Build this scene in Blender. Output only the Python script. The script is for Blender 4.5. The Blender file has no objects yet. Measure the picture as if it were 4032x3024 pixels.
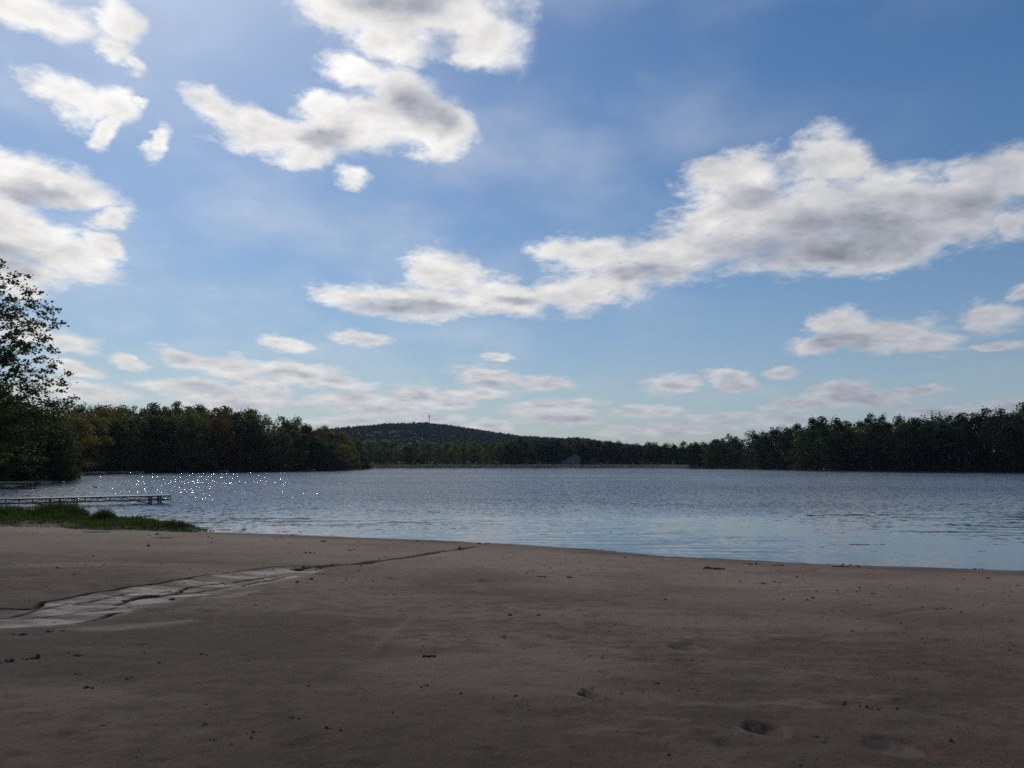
import bpy, bmesh, math, random
import numpy as np
from mathutils import Vector, Matrix

R = math.radians
scene = bpy.context.scene
COL = scene.collection

# ------------------------------------------------------------------ camera
F_PX, CX, CY = 3046.0, 2016.0, 1512.0          # photograph's focal length and centre, in its own pixels
PITCH = R(5.83)
CAM_Z = 2.6                                    # eye height above the water
cam_data = bpy.data.cameras.new('camera')
cam_data.sensor_width = 36.0
cam_data.lens = 36.0 * F_PX / 4032.0
cam_data.clip_start = 0.1
cam_data.clip_end = 30000.0
cam = bpy.data.objects.new('camera', cam_data)
cam.location = (0, 0, CAM_Z)
cam.rotation_euler = (R(90) + PITCH, 0, 0)
COL.objects.link(cam)
scene.camera = cam

# ------------------------------------------------------------------ light constants
SUN_AZ, SUN_EL = R(-27.5), R(43.0)             # azimuth from +Y, clockwise seen from above
SUN_DIR = Vector((math.sin(SUN_AZ) * math.cos(SUN_EL), math.cos(SUN_AZ) * math.cos(SUN_EL), math.sin(SUN_EL)))
SKY_STRENGTH = 0.15
scene.view_settings.view_transform = 'Standard'
scene.view_settings.look = 'None'
scene.view_settings.exposure = -0.95
scene.view_settings.gamma = 1.0
scene.view_settings.use_curve_mapping = False
scene.cycles.use_denoising = False
scene.cycles.max_bounces = 8
scene.cycles.transparent_max_bounces = 8
scene.cycles.caustics_reflective = False
scene.cycles.sample_clamp_indirect = 4.0


def ray(px, py):
    """Direction in the world through a point of the photograph."""
    x, y = (px - CX) / F_PX, (CY - py) / F_PX
    c, s = math.cos(PITCH), math.sin(PITCH)
    return Vector((x, c - y * s, s + y * c))


def flat(px, py, z=0.0):
    d = ray(px, py)
    t = (z - CAM_Z) / d.z
    return Vector((d.x * t, d.y * t, z))


# ------------------------------------------------------------------ node helper
class N:
    def __init__(self, nt):
        self.nt = nt

    def add(self, kind, **kw):
        n = self.nt.nodes.new(kind)
        for k, v in kw.items():
            setattr(n, k, v)
        return n

    def put(self, sock, v):
        if isinstance(v, bpy.types.NodeSocket):
            self.nt.links.new(v, sock)
        else:
            sock.default_value = v

    def m(self, op, a, b=0.0, c=0.0, clamp=False):
        n = self.add('ShaderNodeMath', operation=op, use_clamp=clamp)
        self.put(n.inputs[0], a)
        self.put(n.inputs[1], b)
        self.put(n.inputs[2], c)
        return n.outputs[0]

    def v(self, op, a, b=(0, 0, 0), scale=None):
        n = self.add('ShaderNodeVectorMath', operation=op)
        self.put(n.inputs[0], a)
        self.put(n.inputs[1], b)
        if scale is not None:
            self.put(n.inputs['Scale'], scale)
        return n.outputs['Value'] if op in ('DOT_PRODUCT', 'LENGTH', 'DISTANCE') else n.outputs['Vector']

    def noise(self, vec, scale, detail=2.0, rough=0.5, lac=2.0, dist=0.0, color=False):
        n = self.add('ShaderNodeTexNoise')
        self.put(n.inputs['Vector'], vec)
        self.put(n.inputs['Scale'], scale)
        n.inputs['Detail'].default_value = detail
        n.inputs['Roughness'].default_value = rough
        n.inputs['Lacunarity'].default_value = lac
        n.inputs['Distortion'].default_value = dist
        return n.outputs['Color' if color else 'Fac']

    def ss(self, x, lo, hi, a=0.0, b=1.0):
        n = self.add('ShaderNodeMapRange', interpolation_type='SMOOTHSTEP')
        self.put(n.inputs[0], x)
        for i, q in enumerate((lo, hi, a, b)):
            self.put(n.inputs[1 + i], q)
        return n.outputs[0]

    def lin(self, x, lo, hi, a=0.0, b=1.0):
        n = self.add('ShaderNodeMapRange', clamp=True)
        self.put(n.inputs[0], x)
        for i, q in enumerate((lo, hi, a, b)):
            self.put(n.inputs[1 + i], q)
        return n.outputs[0]

    def mix(self, fac, a, b, blend='MIX'):
        n = self.add('ShaderNodeMix', data_type='RGBA', blend_type=blend)
        self.put(n.inputs[0], fac)
        self.put(n.inputs[6], a)
        self.put(n.inputs[7], b)
        return n.outputs[2]


def rgb(r, g, b):
    return (r, g, b, 1.0)


# ------------------------------------------------------------------ sky: physical sky + fair-weather cumulus
# soft ellipses (centre and radii in 2212-pixel picture units, turned by the last number), turned into azimuth / elevation
CLOUDS = [
    (760, 5, 115, 80, 0), (900, 10, 180, 105, 8), (1020, 75, 115, 70, 25), (850, 85, 90, 60, 10), (1030, 120, 60, 38, 0), (900, -70, 260, 90, 0),
    (765, 155, 72, 42, 5), (865, 235, 135, 72, 28), (950, 305, 75, 48, 10), (735, 285, 105, 66, 0), (610, 300, 125, 42, -4), (665, 340, 85, 34, 0), (478, 236, 74, 28, 10), (560, 268, 90, 34, 12), (640, 310, 120, 44, 0), (772, 380, 40, 20, 0), (850, 205, 120, 66, 20), (800, 262, 110, 62, 0), (960, 280, 84, 62, 20), (700, 240, 60, 50, -20),
    (1790, 340, 115, 72, 12), (1605, 380, 110, 66, -8), (1690, 480, 240, 100, -8), (1890, 460, 190, 98, 5), (2080, 420, 140, 78, -6), (2200, 375, 60, 60, 0), (1480, 548, 160, 62, -6), (1265, 548, 112, 44, 4), (1345, 600, 90, 44, 0), (1920, 545, 150, 46, -10), (1780, 545, 190, 52, -4), (2040, 490, 120, 60, 0), (2190, 485, 45, 36, 0), (1530, 470, 110, 60, -30),
    (765, 642, 100, 30, 6), (905, 648, 150, 42, 2), (965, 590, 112, 46, 12), (1085, 640, 130, 48, 6), (1235, 632, 110, 46, 0),
    (50, 375, 130, 48, 10), (150, 410, 95, 46, 8), (-30, 400, 120, 60, 0), (50, 500, 140, 74, 14), (150, 545, 120, 52, 22), (30, 585, 120, 56, 0), (238, 470, 46, 26, -10), (60, 632, 55, 24, 0), (215, 525, 60, 26, 20), (-60, 530, 120, 100, 0),
    (60, 8, 170, 48, 0), (236, 85, 46, 50, 35), (272, 125, 40, 28, 35), (245, 30, 60, 40, 20),
    (150, 216, 100, 48, 8), (225, 225, 62, 48, 0), (232, 278, 28, 36, 20), (340, 300, 22, 42, 8), (285, 213, 24, 10, 0),
    (140, 735, 70, 24, 8), (60, 720, 60, 30, 0),
    (1810, 700, 64, 40, 0), (1900, 722, 130, 36, 4), (1985, 738, 78, 26, 8), (1765, 746, 62, 20, 0),
    (2140, 685, 66, 34, -8), (2150, 746, 58, 12, 4), (2208, 632, 26, 20, 0),
    (620, 741, 54, 18, 6), (778, 731, 64, 17, 6), (1075, 770, 46, 10, 4), (280, 780, 42, 13, 8), (160, 797, 62, 16, 14),
    (395, 775, 58, 24, 18), (500, 796, 112, 27, 6), (620, 806, 112, 27, 4), (725, 825, 82, 19, 8),
    (430, 845, 120, 22, 6), (560, 842, 62, 24, 0), (180, 846, 92, 26, 4), (60, 850, 60, 30, 0), (500, 870, 140, 16, 0),
    (900, 856, 60, 24, 0), (770, 866, 100, 16, 4), (830, 886, 110, 16, 0), (960, 870, 60, 14, 0),
    (1055, 815, 84, 24, 8), (1180, 826, 64, 20, 4), (1030, 850, 80, 12, 0),
    (1200, 898, 112, 17, 0), (1190, 875, 110, 14, -4), (1235, 904, 66, 17, 0),
    (1380, 890, 72, 14, 0), (1432, 886, 40, 16, 0), (1455, 830, 72, 20, -4), (1580, 820, 48, 22, 6), (1690, 806, 34, 11, -4),
    (1812, 852, 66, 27, 4), (1765, 868, 106, 17, -5), (1900, 862, 72, 19, 4), (1972, 845, 56, 9, 0),
    (1690, 910, 84, 15, 0), (1545, 902, 64, 12, 0), (1050, 922, 50, 15, 0), (1400, 932, 110, 12, 0), (1520, 925, 70, 12, 0), (940, 906, 80, 12, 0), (760, 912, 110, 12, 0), (2185, 880, 60, 13, 0), (2020, 888, 90, 10, 0),
]
SHADES = [
    (1720, 515, 200, 55, -6), (1920, 490, 190, 62, -4), (1800, 540, 200, 40, 0), (900, 240, 110, 52, 26), (690, 312, 66, 26, 8), (10, 548, 90, 34, 8), (85, 420, 80, 20, 8),
    (1830, 738, 82, 17, 2), (900, 858, 36, 13, 0), (625, 812, 64, 10, 4), (1065, 830, 50, 9, 4), (1838, 856, 42, 13, 0), (1110, 650, 56, 12, 0),
    (900, 662, 130, 16, 2), (880, 0, 120, 50, 0), (1620, 420, 60, 26, 0), (1460, 836, 40, 8, 0), (1220, 906, 80, 8, 0), (1400, 590, 120, 18, 0),
]


def sky_ellipse(e):
    u, v, ru, rv, rot = e
    k = 4032.0 / 2212.0
    d = ray(u * k, v * k).normalized()
    az, el = math.degrees(math.atan2(d.x, d.y)), math.degrees(math.asin(d.z))
    q = math.degrees(k / F_PX)
    off = math.cos(math.atan(math.hypot(u * k - CX, v * k - CY) / F_PX))
    return az, el, ru * q * off / max(0.5, math.cos(R(el))), rv * q * off, -R(rot)


def build_world():
    world = bpy.data.worlds.new('World')
    scene.world = world
    world.use_nodes = True
    nt = world.node_tree
    nt.nodes.clear()
    n = N(nt)
    tc = n.add('ShaderNodeTexCoord').outputs['Generated']
    d = n.v('NORMALIZE', tc)
    sep = n.add('ShaderNodeSeparateXYZ')
    n.put(sep.inputs[0], d)
    dx, dy, dz = sep.outputs
    az = n.m('DEGREES', n.m('ARCTAN2', dx, dy))
    el = n.m('DEGREES', n.m('ARCSINE', dz))
    comb = n.add('ShaderNodeCombineXYZ')
    n.put(comb.inputs[0], az)
    n.put(comb.inputs[1], el)
    p0 = comb.outputs[0]

    sky = n.add('ShaderNodeTexSky', sky_type='NISHITA', sun_disc=False)
    sky.sun_elevation = SUN_EL
    sky.sun_rotation = SUN_AZ
    sky.altitude = 400.0
    sky.air_density = 1.0
    sky.dust_density = 0.9
    sky.ozone_density = 3.0

    # finer structure towards the horizon, where the same clouds are farther away
    zc = n.m('MAXIMUM', dz, 0.0)
    fs = n.m('DIVIDE', 1.0, n.m('ADD', zc, 0.27))
    dn = n.v('SCALE', d, scale=fs)
    warp_amp = n.m('MULTIPLY_ADD', n.m('MAXIMUM', el, 0.0), 0.07, 0.5)
    w1 = n.v('SUBTRACT', n.noise(dn, 5.0, 5.0, 0.62, color=True), (0.5, 0.5, 0.5))
    w1 = n.v('MULTIPLY', w1, (2.7, 1.7, 0.0))
    p1 = n.v('ADD', p0, n.v('SCALE', w1, scale=warp_amp))

    REACH = 1.75

    def field(lst, vec, sm):
        """1 in the middle of an ellipse, 0 on its edge, falling on to 1 - REACH outside"""
        acc = None
        for e in lst:
            a, b, ra, rb, rot = sky_ellipse(e)
            g = n.add('ShaderNodeTexGradient', gradient_type='SPHERICAL')
            tm = g.texture_mapping
            tm.vector_type = 'TEXTURE'
            tm.translation = (a, b, 0)
            tm.rotation = (0, 0, rot)
            tm.scale = (ra * REACH, rb * REACH, 1)
            n.put(g.inputs[0], vec)
            acc = g.outputs['Fac'] if acc is None else n.m('SMOOTH_MAX', acc, g.outputs['Fac'], sm)
        return n.m('MULTIPLY_ADD', acc, REACH, 1.0 - REACH)
    body = field(CLOUDS, p1, 0.04)

    # the same fair-weather field goes on outside the picture
    outside = n.m('MAXIMUM', n.ss(n.m('ABSOLUTE', az), 36.5, 48.0), n.ss(el, 34.0, 44.0))
    plane = n.v('SCALE', d, scale=n.m('DIVIDE', 1.0, n.m('ADD', zc, 0.18)))
    gen = n.m('MULTIPLY', n.m('SUBTRACT', n.noise(plane, 2.1, 3.0, 0.5), 0.56), 5.0)
    gen = n.m('SUBTRACT', gen, n.m('MULTIPLY', n.m('SUBTRACT', 1.0, outside), 3.0))
    body = n.m('MAXIMUM', body, gen)

    sun_off = n.v('SCALE', tuple(SUN_DIR), scale=0.055)
    det = n.noise(dn, 11.0, 7.0, 0.60)
    bil = n.noise(dn, 9.0, 4.0, 0.55)
    det2 = n.noise(n.v('ADD', dn, sun_off), 9.0, 4.0, 0.55)
    wisp = n.noise(dn, 40.0, 4.0, 0.65)
    dens = n.m('ADD', n.m('ADD', body, n.ss(el, 14.0, 3.0, 0.07, 0.20)), n.m('MULTIPLY', n.m('SUBTRACT', det, 0.52), 1.55))
    dens = n.m('ADD', dens, n.m('MULTIPLY', n.m('SUBTRACT', wisp, 0.5), 0.42))
    alpha = n.ss(dens, -0.26, 0.58)
    alpha = n.m('POWER', alpha, 1.15)
    # thin veil drifting in the left of the sky
    veil = n.noise(n.v('MULTIPLY', dn, (1.0, 1.0, 1.6)), 3.2, 3.0, 0.5)
    veil = n.m('MULTIPLY', n.m('MULTIPLY', n.ss(veil, 0.34, 0.74), 0.24), n.ss(n.v('DOT_PRODUCT', d, tuple(SUN_DIR)), 0.55, 0.85, 0.0, 1.0))
    alpha = n.m('MAXIMUM', alpha, veil)
    # low haze clouds above the horizon
    lowb = n.m('MULTIPLY', n.ss(el, 9.0, 1.0), n.ss(n.noise(n.v('MULTIPLY', d, (9.0, 9.0, 60.0)), 1.0, 5.0, 0.55), 0.42, 0.75, 0.0, 0.34))
    alpha = n.m('MAXIMUM', alpha, lowb)

    # brightness: thin edges glow, thick middles are grey, billows lit on the sun's side
    thick = n.ss(dens, 0.25, 1.35)
    relief = n.m('MULTIPLY', n.m('SUBTRACT', bil, det2), 1.5)
    p2 = n.v('ADD', p0, n.v('SCALE', w1, scale=n.m('MULTIPLY', warp_amp, 0.8)))
    shade_q = n.m('MULTIPLY_ADD', n.m('SUBTRACT', det, 0.5), 0.55, field(SHADES, p2, 0.1))
    shade = n.ss(shade_q, -0.45, 0.75)
    gshade = n.m('MULTIPLY', outside, n.ss(gen, 0.5, 2.0))
    shade = n.m('MULTIPLY', n.m('MAXIMUM', shade, gshade), n.ss(el, 2.0, 15.0, 0.42, 1.0))
    lum = n.m('SUBTRACT', 1.0, n.m('MULTIPLY', thick, 0.14))
    lum = n.m('SUBTRACT', lum, n.m('MULTIPLY', shade, 0.38))
    lum = n.m('ADD', lum, n.m('MULTIPLY', relief, 0.48))
    lum = n.m('MAXIMUM', n.m('MINIMUM', lum, 1.15), 0.2)
    cosd = n.v('DOT_PRODUCT', d, tuple(SUN_DIR))
    glow = n.lin(cosd, 0.45, 1.0, 0.66, 1.15)
    lum = n.m('MULTIPLY', lum, glow)
    lum = n.m('MULTIPLY', lum, n.ss(el, -1.0, 14.0, 0.80, 1.0))
    grey = n.ss(lum, 0.35, 1.0)
    tint = n.mix(grey, rgb(0.88, 0.93, 1.08), rgb(1.0, 0.985, 0.965))
    ccol = n.v('SCALE', tint, scale=n.m('MULTIPLY', lum, 11.0))
    hs = n.add('ShaderNodeHueSaturation')
    hs.inputs['Saturation'].default_value = 1.30
    hs.inputs['Value'].default_value = 1.0
    n.put(hs.inputs['Color'], sky.outputs[0])
    clear = n.mix(1.0, hs.outputs[0], rgb(0.93, 1.04, 1.06), 'MULTIPLY')
    # pale air above the horizon
    air = n.m('POWER', 2.718, n.m('MULTIPLY', n.m('MAXIMUM', el, 0.0), -0.085))
    clear = n.mix(n.m('MULTIPLY', air, 0.66), clear, rgb(4.7, 5.1, 5.8))
    out = n.mix(alpha, clear, ccol)
    bg = n.add('ShaderNodeBackground')
    n.put(bg.inputs['Color'], out)
    bg.inputs['Strength'].default_value = SKY_STRENGTH
    wo = n.add('ShaderNodeOutputWorld')
    nt.links.new(bg.outputs[0], wo.inputs['Surface'])
    world.cycles.sampling_method = 'MANUAL'
    world.cycles.sample_map_resolution = 512


build_world()

sun_data = bpy.data.lights.new('sun', 'SUN')
sun_data.energy = 2.6
sun_data.angle = R(0.53)
sun_data.color = (1.0, 0.94, 0.86)
sun = bpy.data.objects.new('sun', sun_data)
sun.rotation_euler = SUN_DIR.to_track_quat('Z', 'Y').to_euler()
sun.location = (-40, 60, 90)
COL.objects.link(sun)

# ------------------------------------------------------------------ general helpers
rng = np.random.default_rng(7)
random.seed(7)


def tag(o, label=None, cat=None, group=None, kind=None):
    for k, v in (('label', label), ('category', cat), ('group', group), ('kind', kind)):
        if v:
            o[k] = v
    return o


def link(o, parent=None):
    COL.objects.link(o)
    if parent is not None:
        o.parent = parent
    return o


def empty(name, loc=(0, 0, 0), rz=0.0):
    o = bpy.data.objects.new(name, None)
    o.empty_display_size = 0.2
    o.location = loc
    o.rotation_euler = (0, 0, rz)
    return link(o)


def mesh_np(name, verts, faces, smooth=False):
    """faces: (n, k) integer array, all faces with the same number of corners"""
    verts = np.asarray(verts, dtype=np.float32)
    faces = np.asarray(faces, dtype=np.int32)
    me = bpy.data.meshes.new(name)
    nf, k = faces.shape
    me.vertices.add(len(verts))
    me.vertices.foreach_set('co', verts.ravel())
    me.loops.add(nf * k)
    me.loops.foreach_set('vertex_index', faces.ravel())
    me.polygons.add(nf)
    me.polygons.foreach_set('loop_start', np.arange(0, nf * k, k, dtype=np.int32))
    me.polygons.foreach_set('loop_total', np.full(nf, k, dtype=np.int32))
    if smooth:
        me.polygons.foreach_set('use_smooth', np.ones(nf, dtype=bool))
    me.update(calc_edges=True)
    return me


def obj(name, me, mat, parent=None, loc=(0, 0, 0), rot=(0, 0, 0), scale=(1, 1, 1)):
    if mat is not None and not me.materials:
        me.materials.append(mat)
    o = bpy.data.objects.new(name, me)
    o.location = loc
    o.rotation_euler = rot
    o.scale = scale
    return link(o, parent)


def attr(me, name, vals):
    a = me.attributes.new(name, 'FLOAT', 'POINT')
    a.data.foreach_set('value', np.asarray(vals, dtype=np.float32))


def _hash(ix, iy, seed):
    h = (ix.astype(np.int64) * 374761393 + iy.astype(np.int64) * 668265263 + seed * 974711) & 0xffffffff
    h = ((h ^ (h >> 13)) * 1274126177) & 0xffffffff
    h = (h ^ (h >> 16)) & 0xffffffff
    return h.astype(np.float64) / 4294967295.0


def vnoise(x, y, seed=0):
    ix, iy = np.floor(x), np.floor(y)
    fx, fy = x - ix, y - iy
    fx, fy = fx * fx * fx * (fx * (fx * 6 - 15) + 10), fy * fy * fy * (fy * (fy * 6 - 15) + 10)
    a, b = _hash(ix, iy, seed), _hash(ix + 1, iy, seed)
    c, d = _hash(ix, iy + 1, seed), _hash(ix + 1, iy + 1, seed)
    return (a * (1 - fx) + b * fx) * (1 - fy) + (c * (1 - fx) + d * fx) * fy - 0.5


def fbm(x, y, scale, octaves=4, seed=0, gain=0.5):
    t, amp, s = 0.0, 1.0, 1.0 / scale
    for o in range(octaves):
        t = t + amp * vnoise(x * s + 17.3 * o, y * s - 9.1 * o, seed + o)
        amp *= gain
        s *= 2.03
    return t


def seg_dist(x, y, pts, closed=False):
    """distance from points to a polyline, and the parameter (0..1) along it"""
    pts = np.asarray(pts, dtype=np.float64)
    best = np.full(np.shape(x), 1e9)
    par = np.zeros(np.shape(x))
    n = len(pts) if closed else len(pts) - 1
    for i in range(n):
        a, b = pts[i], pts[(i + 1) % len(pts)]
        ab = b - a
        t = np.clip(((x - a[0]) * ab[0] + (y - a[1]) * ab[1]) / (ab @ ab + 1e-12), 0, 1)
        d = np.hypot(x - a[0] - t * ab[0], y - a[1] - t * ab[1])
        m = d < best
        best = np.where(m, d, best)
        par = np.where(m, (i + t) / n, par)
    return best, par


def inside(x, y, pts):
    pts = np.asarray(pts, dtype=np.float64)
    r = np.zeros(np.shape(x), dtype=bool)
    j = len(pts) - 1
    for i in range(len(pts)):
        xi, yi = pts[i]
        xj, yj = pts[j]
        c = ((yi > y) != (yj > y)) & (x < (xj - xi) * (y - yi) / (yj - yi + 1e-12) + xi)
        r ^= c
        j = i
    return r


def smooth01(t):
    t = np.clip(t, 0, 1)
    return t * t * (3 - 2 * t)


# ------------------------------------------------------------------ the lake's outline
def f2(px, py):
    p = flat(px, py)
    return (p.x, p.y)


BEACH_LINE = [(-57, 80), (-53, 68), (-43, 52), (-34, 43)] + [f2(*q) for q in (
    (0, 2028), (150, 2036), (300, 2044), (450, 2058), (600, 2070), (720, 2083), (820, 2093), (1000, 2098), (1300, 2110), (1600, 2122), (1900, 2135),
    (2300, 2160), (2700, 2190), (3100, 2213), (3500, 2229), (4032, 2246))] + [(16, 17.2), (22, 13.5), (35, 5)]
FAR_LINE = [(60, -8), (120, -10), (200, 40), (235, 120), (200, 195)] + [f2(*q) for q in (
    (4032, 1859), (3700, 1857), (3300, 1853), (3100, 1849), (2900, 1846), (2600, 1843.5), (2200, 1843), (1800, 1843.5), (1490, 1845),
    (1460, 1848), (1300, 1853), (1000, 1857), (580, 1861), (430, 1862), (300, 1868), (245, 1884), (234, 1898), (120, 1906), (60, 1914))]
LAKE = BEACH_LINE + FAR_LINE


def lake_sd(x, y):
    """signed distance to the lake's edge, positive on land"""
    d, _ = seg_dist(x, y, LAKE, closed=True)
    return np.where(inside(x, y, LAKE), -d, d)


_LA = np.array(LAKE, dtype=np.float64)
_LB = np.roll(_LA, -1, axis=0)
_LD = _LB - _LA
_LL = (_LD ** 2).sum(1) + 1e-12


def lake_sd1(x, y):
    """the same for one point, quickly"""
    t = np.clip(((x - _LA[:, 0]) * _LD[:, 0] + (y - _LA[:, 1]) * _LD[:, 1]) / _LL, 0, 1)
    d = math.sqrt(((x - _LA[:, 0] - t * _LD[:, 0]) ** 2 + (y - _LA[:, 1] - t * _LD[:, 1]) ** 2).min())
    c = ((_LA[:, 1] > y) != (_LB[:, 1] > y)) & (x < _LD[:, 0] * (y - _LA[:, 1]) / (_LD[:, 1] + 1e-12) + _LA[:, 0])
    return -d if c.sum() % 2 else d


_s0 = float(lake_sd(np.array([0.0]), np.array([0.0]))[0])
BEACH_SLOPE = 1.0 / _s0


def beach_base(s, x, y):
    z = np.where(s > 0, BEACH_SLOPE * s, 0.10 * s)
    z = np.where(s > _s0, 1.0 + 0.02 * (s - _s0), z)
    return np.maximum(z, -0.9)


def sand(px, py):
    """where the line of sight through a pixel meets the beach"""
    d = ray(px, py)
    t = 20.0
    lo, hi = 1.0, (CAM_Z / -d.z) * 1.02
    for _ in range(26):
        t = 0.5 * (lo + hi)
        z = float(beach_base(lake_sd1(d.x * t, d.y * t), 0.0, 0.0))
        if CAM_Z + d.z * t > z:
            lo = t
        else:
            hi = t
    return Vector((d.x * t, d.y * t, CAM_Z + d.z * t))


def s2(px, py):
    p = sand(px, py)
    return (p.x, p.y)


# ------------------------------------------------------------------ materials
def material(name):
    m = bpy.data.materials.new(name)
    m.use_nodes = True
    nt = m.node_tree
    nt.nodes.clear()
    n = N(nt)
    out = n.add('ShaderNodeOutputMaterial')
    return m, n, out


def principled(n, out, color, rough=0.7, normal=None, **kw):
    b = n.add('ShaderNodeBsdfPrincipled')
    n.put(b.inputs['Base Color'], color)
    n.put(b.inputs['Roughness'], rough)
    for k, v in kw.items():
        n.put(b.inputs[k.replace('_', ' ')], v)
    if normal is not None:
        n.put(b.inputs['Normal'], normal)
    n.nt.links.new(b.outputs[0], out.inputs['Surface'])
    return b


def bump(n, h, strength, dist):
    b = n.add('ShaderNodeBump')
    b.inputs['Strength'].default_value = strength
    b.inputs['Distance'].default_value = dist
    n.put(b.inputs['Height'], h)
    return b.outputs[0]


def get_attr(n, name):
    a = n.add('ShaderNodeAttribute', attribute_name=name)
    return a.outputs['Fac']


def simple_mat(name, col, rough=0.7, var=0.25, scale=3.0, col2=None, metallic=0.0, bump_s=0.0):
    m, n, out = material(name)
    p = n.add('ShaderNodeTexCoord').outputs['Object']
    f = n.noise(p, scale, 5.0, 0.6)
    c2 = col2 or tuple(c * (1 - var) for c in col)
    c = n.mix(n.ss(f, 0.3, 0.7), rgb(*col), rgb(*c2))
    principled(n, out, c, rough, bump(n, f, bump_s, 0.02) if bump_s else None, Metallic=metallic)
    return m


def sand_material():
    m, n, out = material('beach_sand')
    pos = n.add('ShaderNodeNewGeometry').outputs['Position']
    wet, red, pale, turf, dark, fore_shade = (get_attr(n, a) for a in ('wet', 'red', 'pale', 'turf', 'dark', 'fore_shade'))
    big = n.noise(n.v('MULTIPLY', pos, (0.5, 1.0, 1.0)), 0.55, 5.0, 0.6)
    mid = n.noise(n.v('MULTIPLY', pos, (0.9, 1.0, 1.0)), 3.6, 7.0, 0.68)
    grain = n.noise(pos, 38.0, 5.0, 0.80)
    fine = n.noise(pos, 105.0, 3.0, 0.75)
    c = n.mix(n.ss(big, 0.38, 0.62), rgb(0.114, 0.082, 0.058), rgb(0.184, 0.137, 0.100))
    c = n.mix(n.ss(mid, 0.42, 0.62, 0.0, 0.75), c, rgb(0.078, 0.057, 0.040))
    c = n.mix(n.m('MULTIPLY', red, n.ss(mid, 0.25, 0.6, 0.5, 1.0)), c, rgb(0.150, 0.080, 0.058))
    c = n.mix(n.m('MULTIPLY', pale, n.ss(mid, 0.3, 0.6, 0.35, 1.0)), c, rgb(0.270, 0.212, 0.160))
    # separate grains: dark and pale specks
    c = n.mix(n.ss(grain, 0.54, 0.66, 0.0, 0.85), c, rgb(0.030, 0.024, 0.020))
    c = n.mix(n.ss(fine, 0.58, 0.68, 0.0, 0.90), c, rgb(0.36, 0.33, 0.29))
    c = n.mix(n.ss(fine, 0.41, 0.31, 0.0, 0.85), c, rgb(0.026, 0.021, 0.017))
    c = n.mix(n.m('MULTIPLY', fore_shade, 0.50), c, rgb(0.040, 0.032, 0.026))  # painted darkening of the foreground, in place of lens light fall-off
    c = n.mix(n.m('MULTIPLY', wet, 0.25), c, rgb(0.10, 0.086, 0.076))
    c = n.mix(1.0, c, rgb(1.05, 0.98, 0.93), 'MULTIPLY')
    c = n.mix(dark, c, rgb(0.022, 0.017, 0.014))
    c = n.mix(turf, c, n.mix(mid, rgb(0.04, 0.05, 0.018), rgb(0.06, 0.05, 0.03)))
    rough = n.m('SUBTRACT', 0.85, n.m('MULTIPLY', wet, n.ss(mid, 0.25, 0.6, 0.46, 0.30)))
    h = n.m('ADD', n.m('MULTIPLY', grain, 0.9), n.m('ADD', n.m('MULTIPLY', fine, 0.3), n.m('MULTIPLY', mid, 2.0)))
    principled(n, out, c, rough, bump(n, h, 0.9, 0.016), Specular_IOR_Level=n.m('MULTIPLY_ADD', wet, 0.35, 0.12))
    return m


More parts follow.
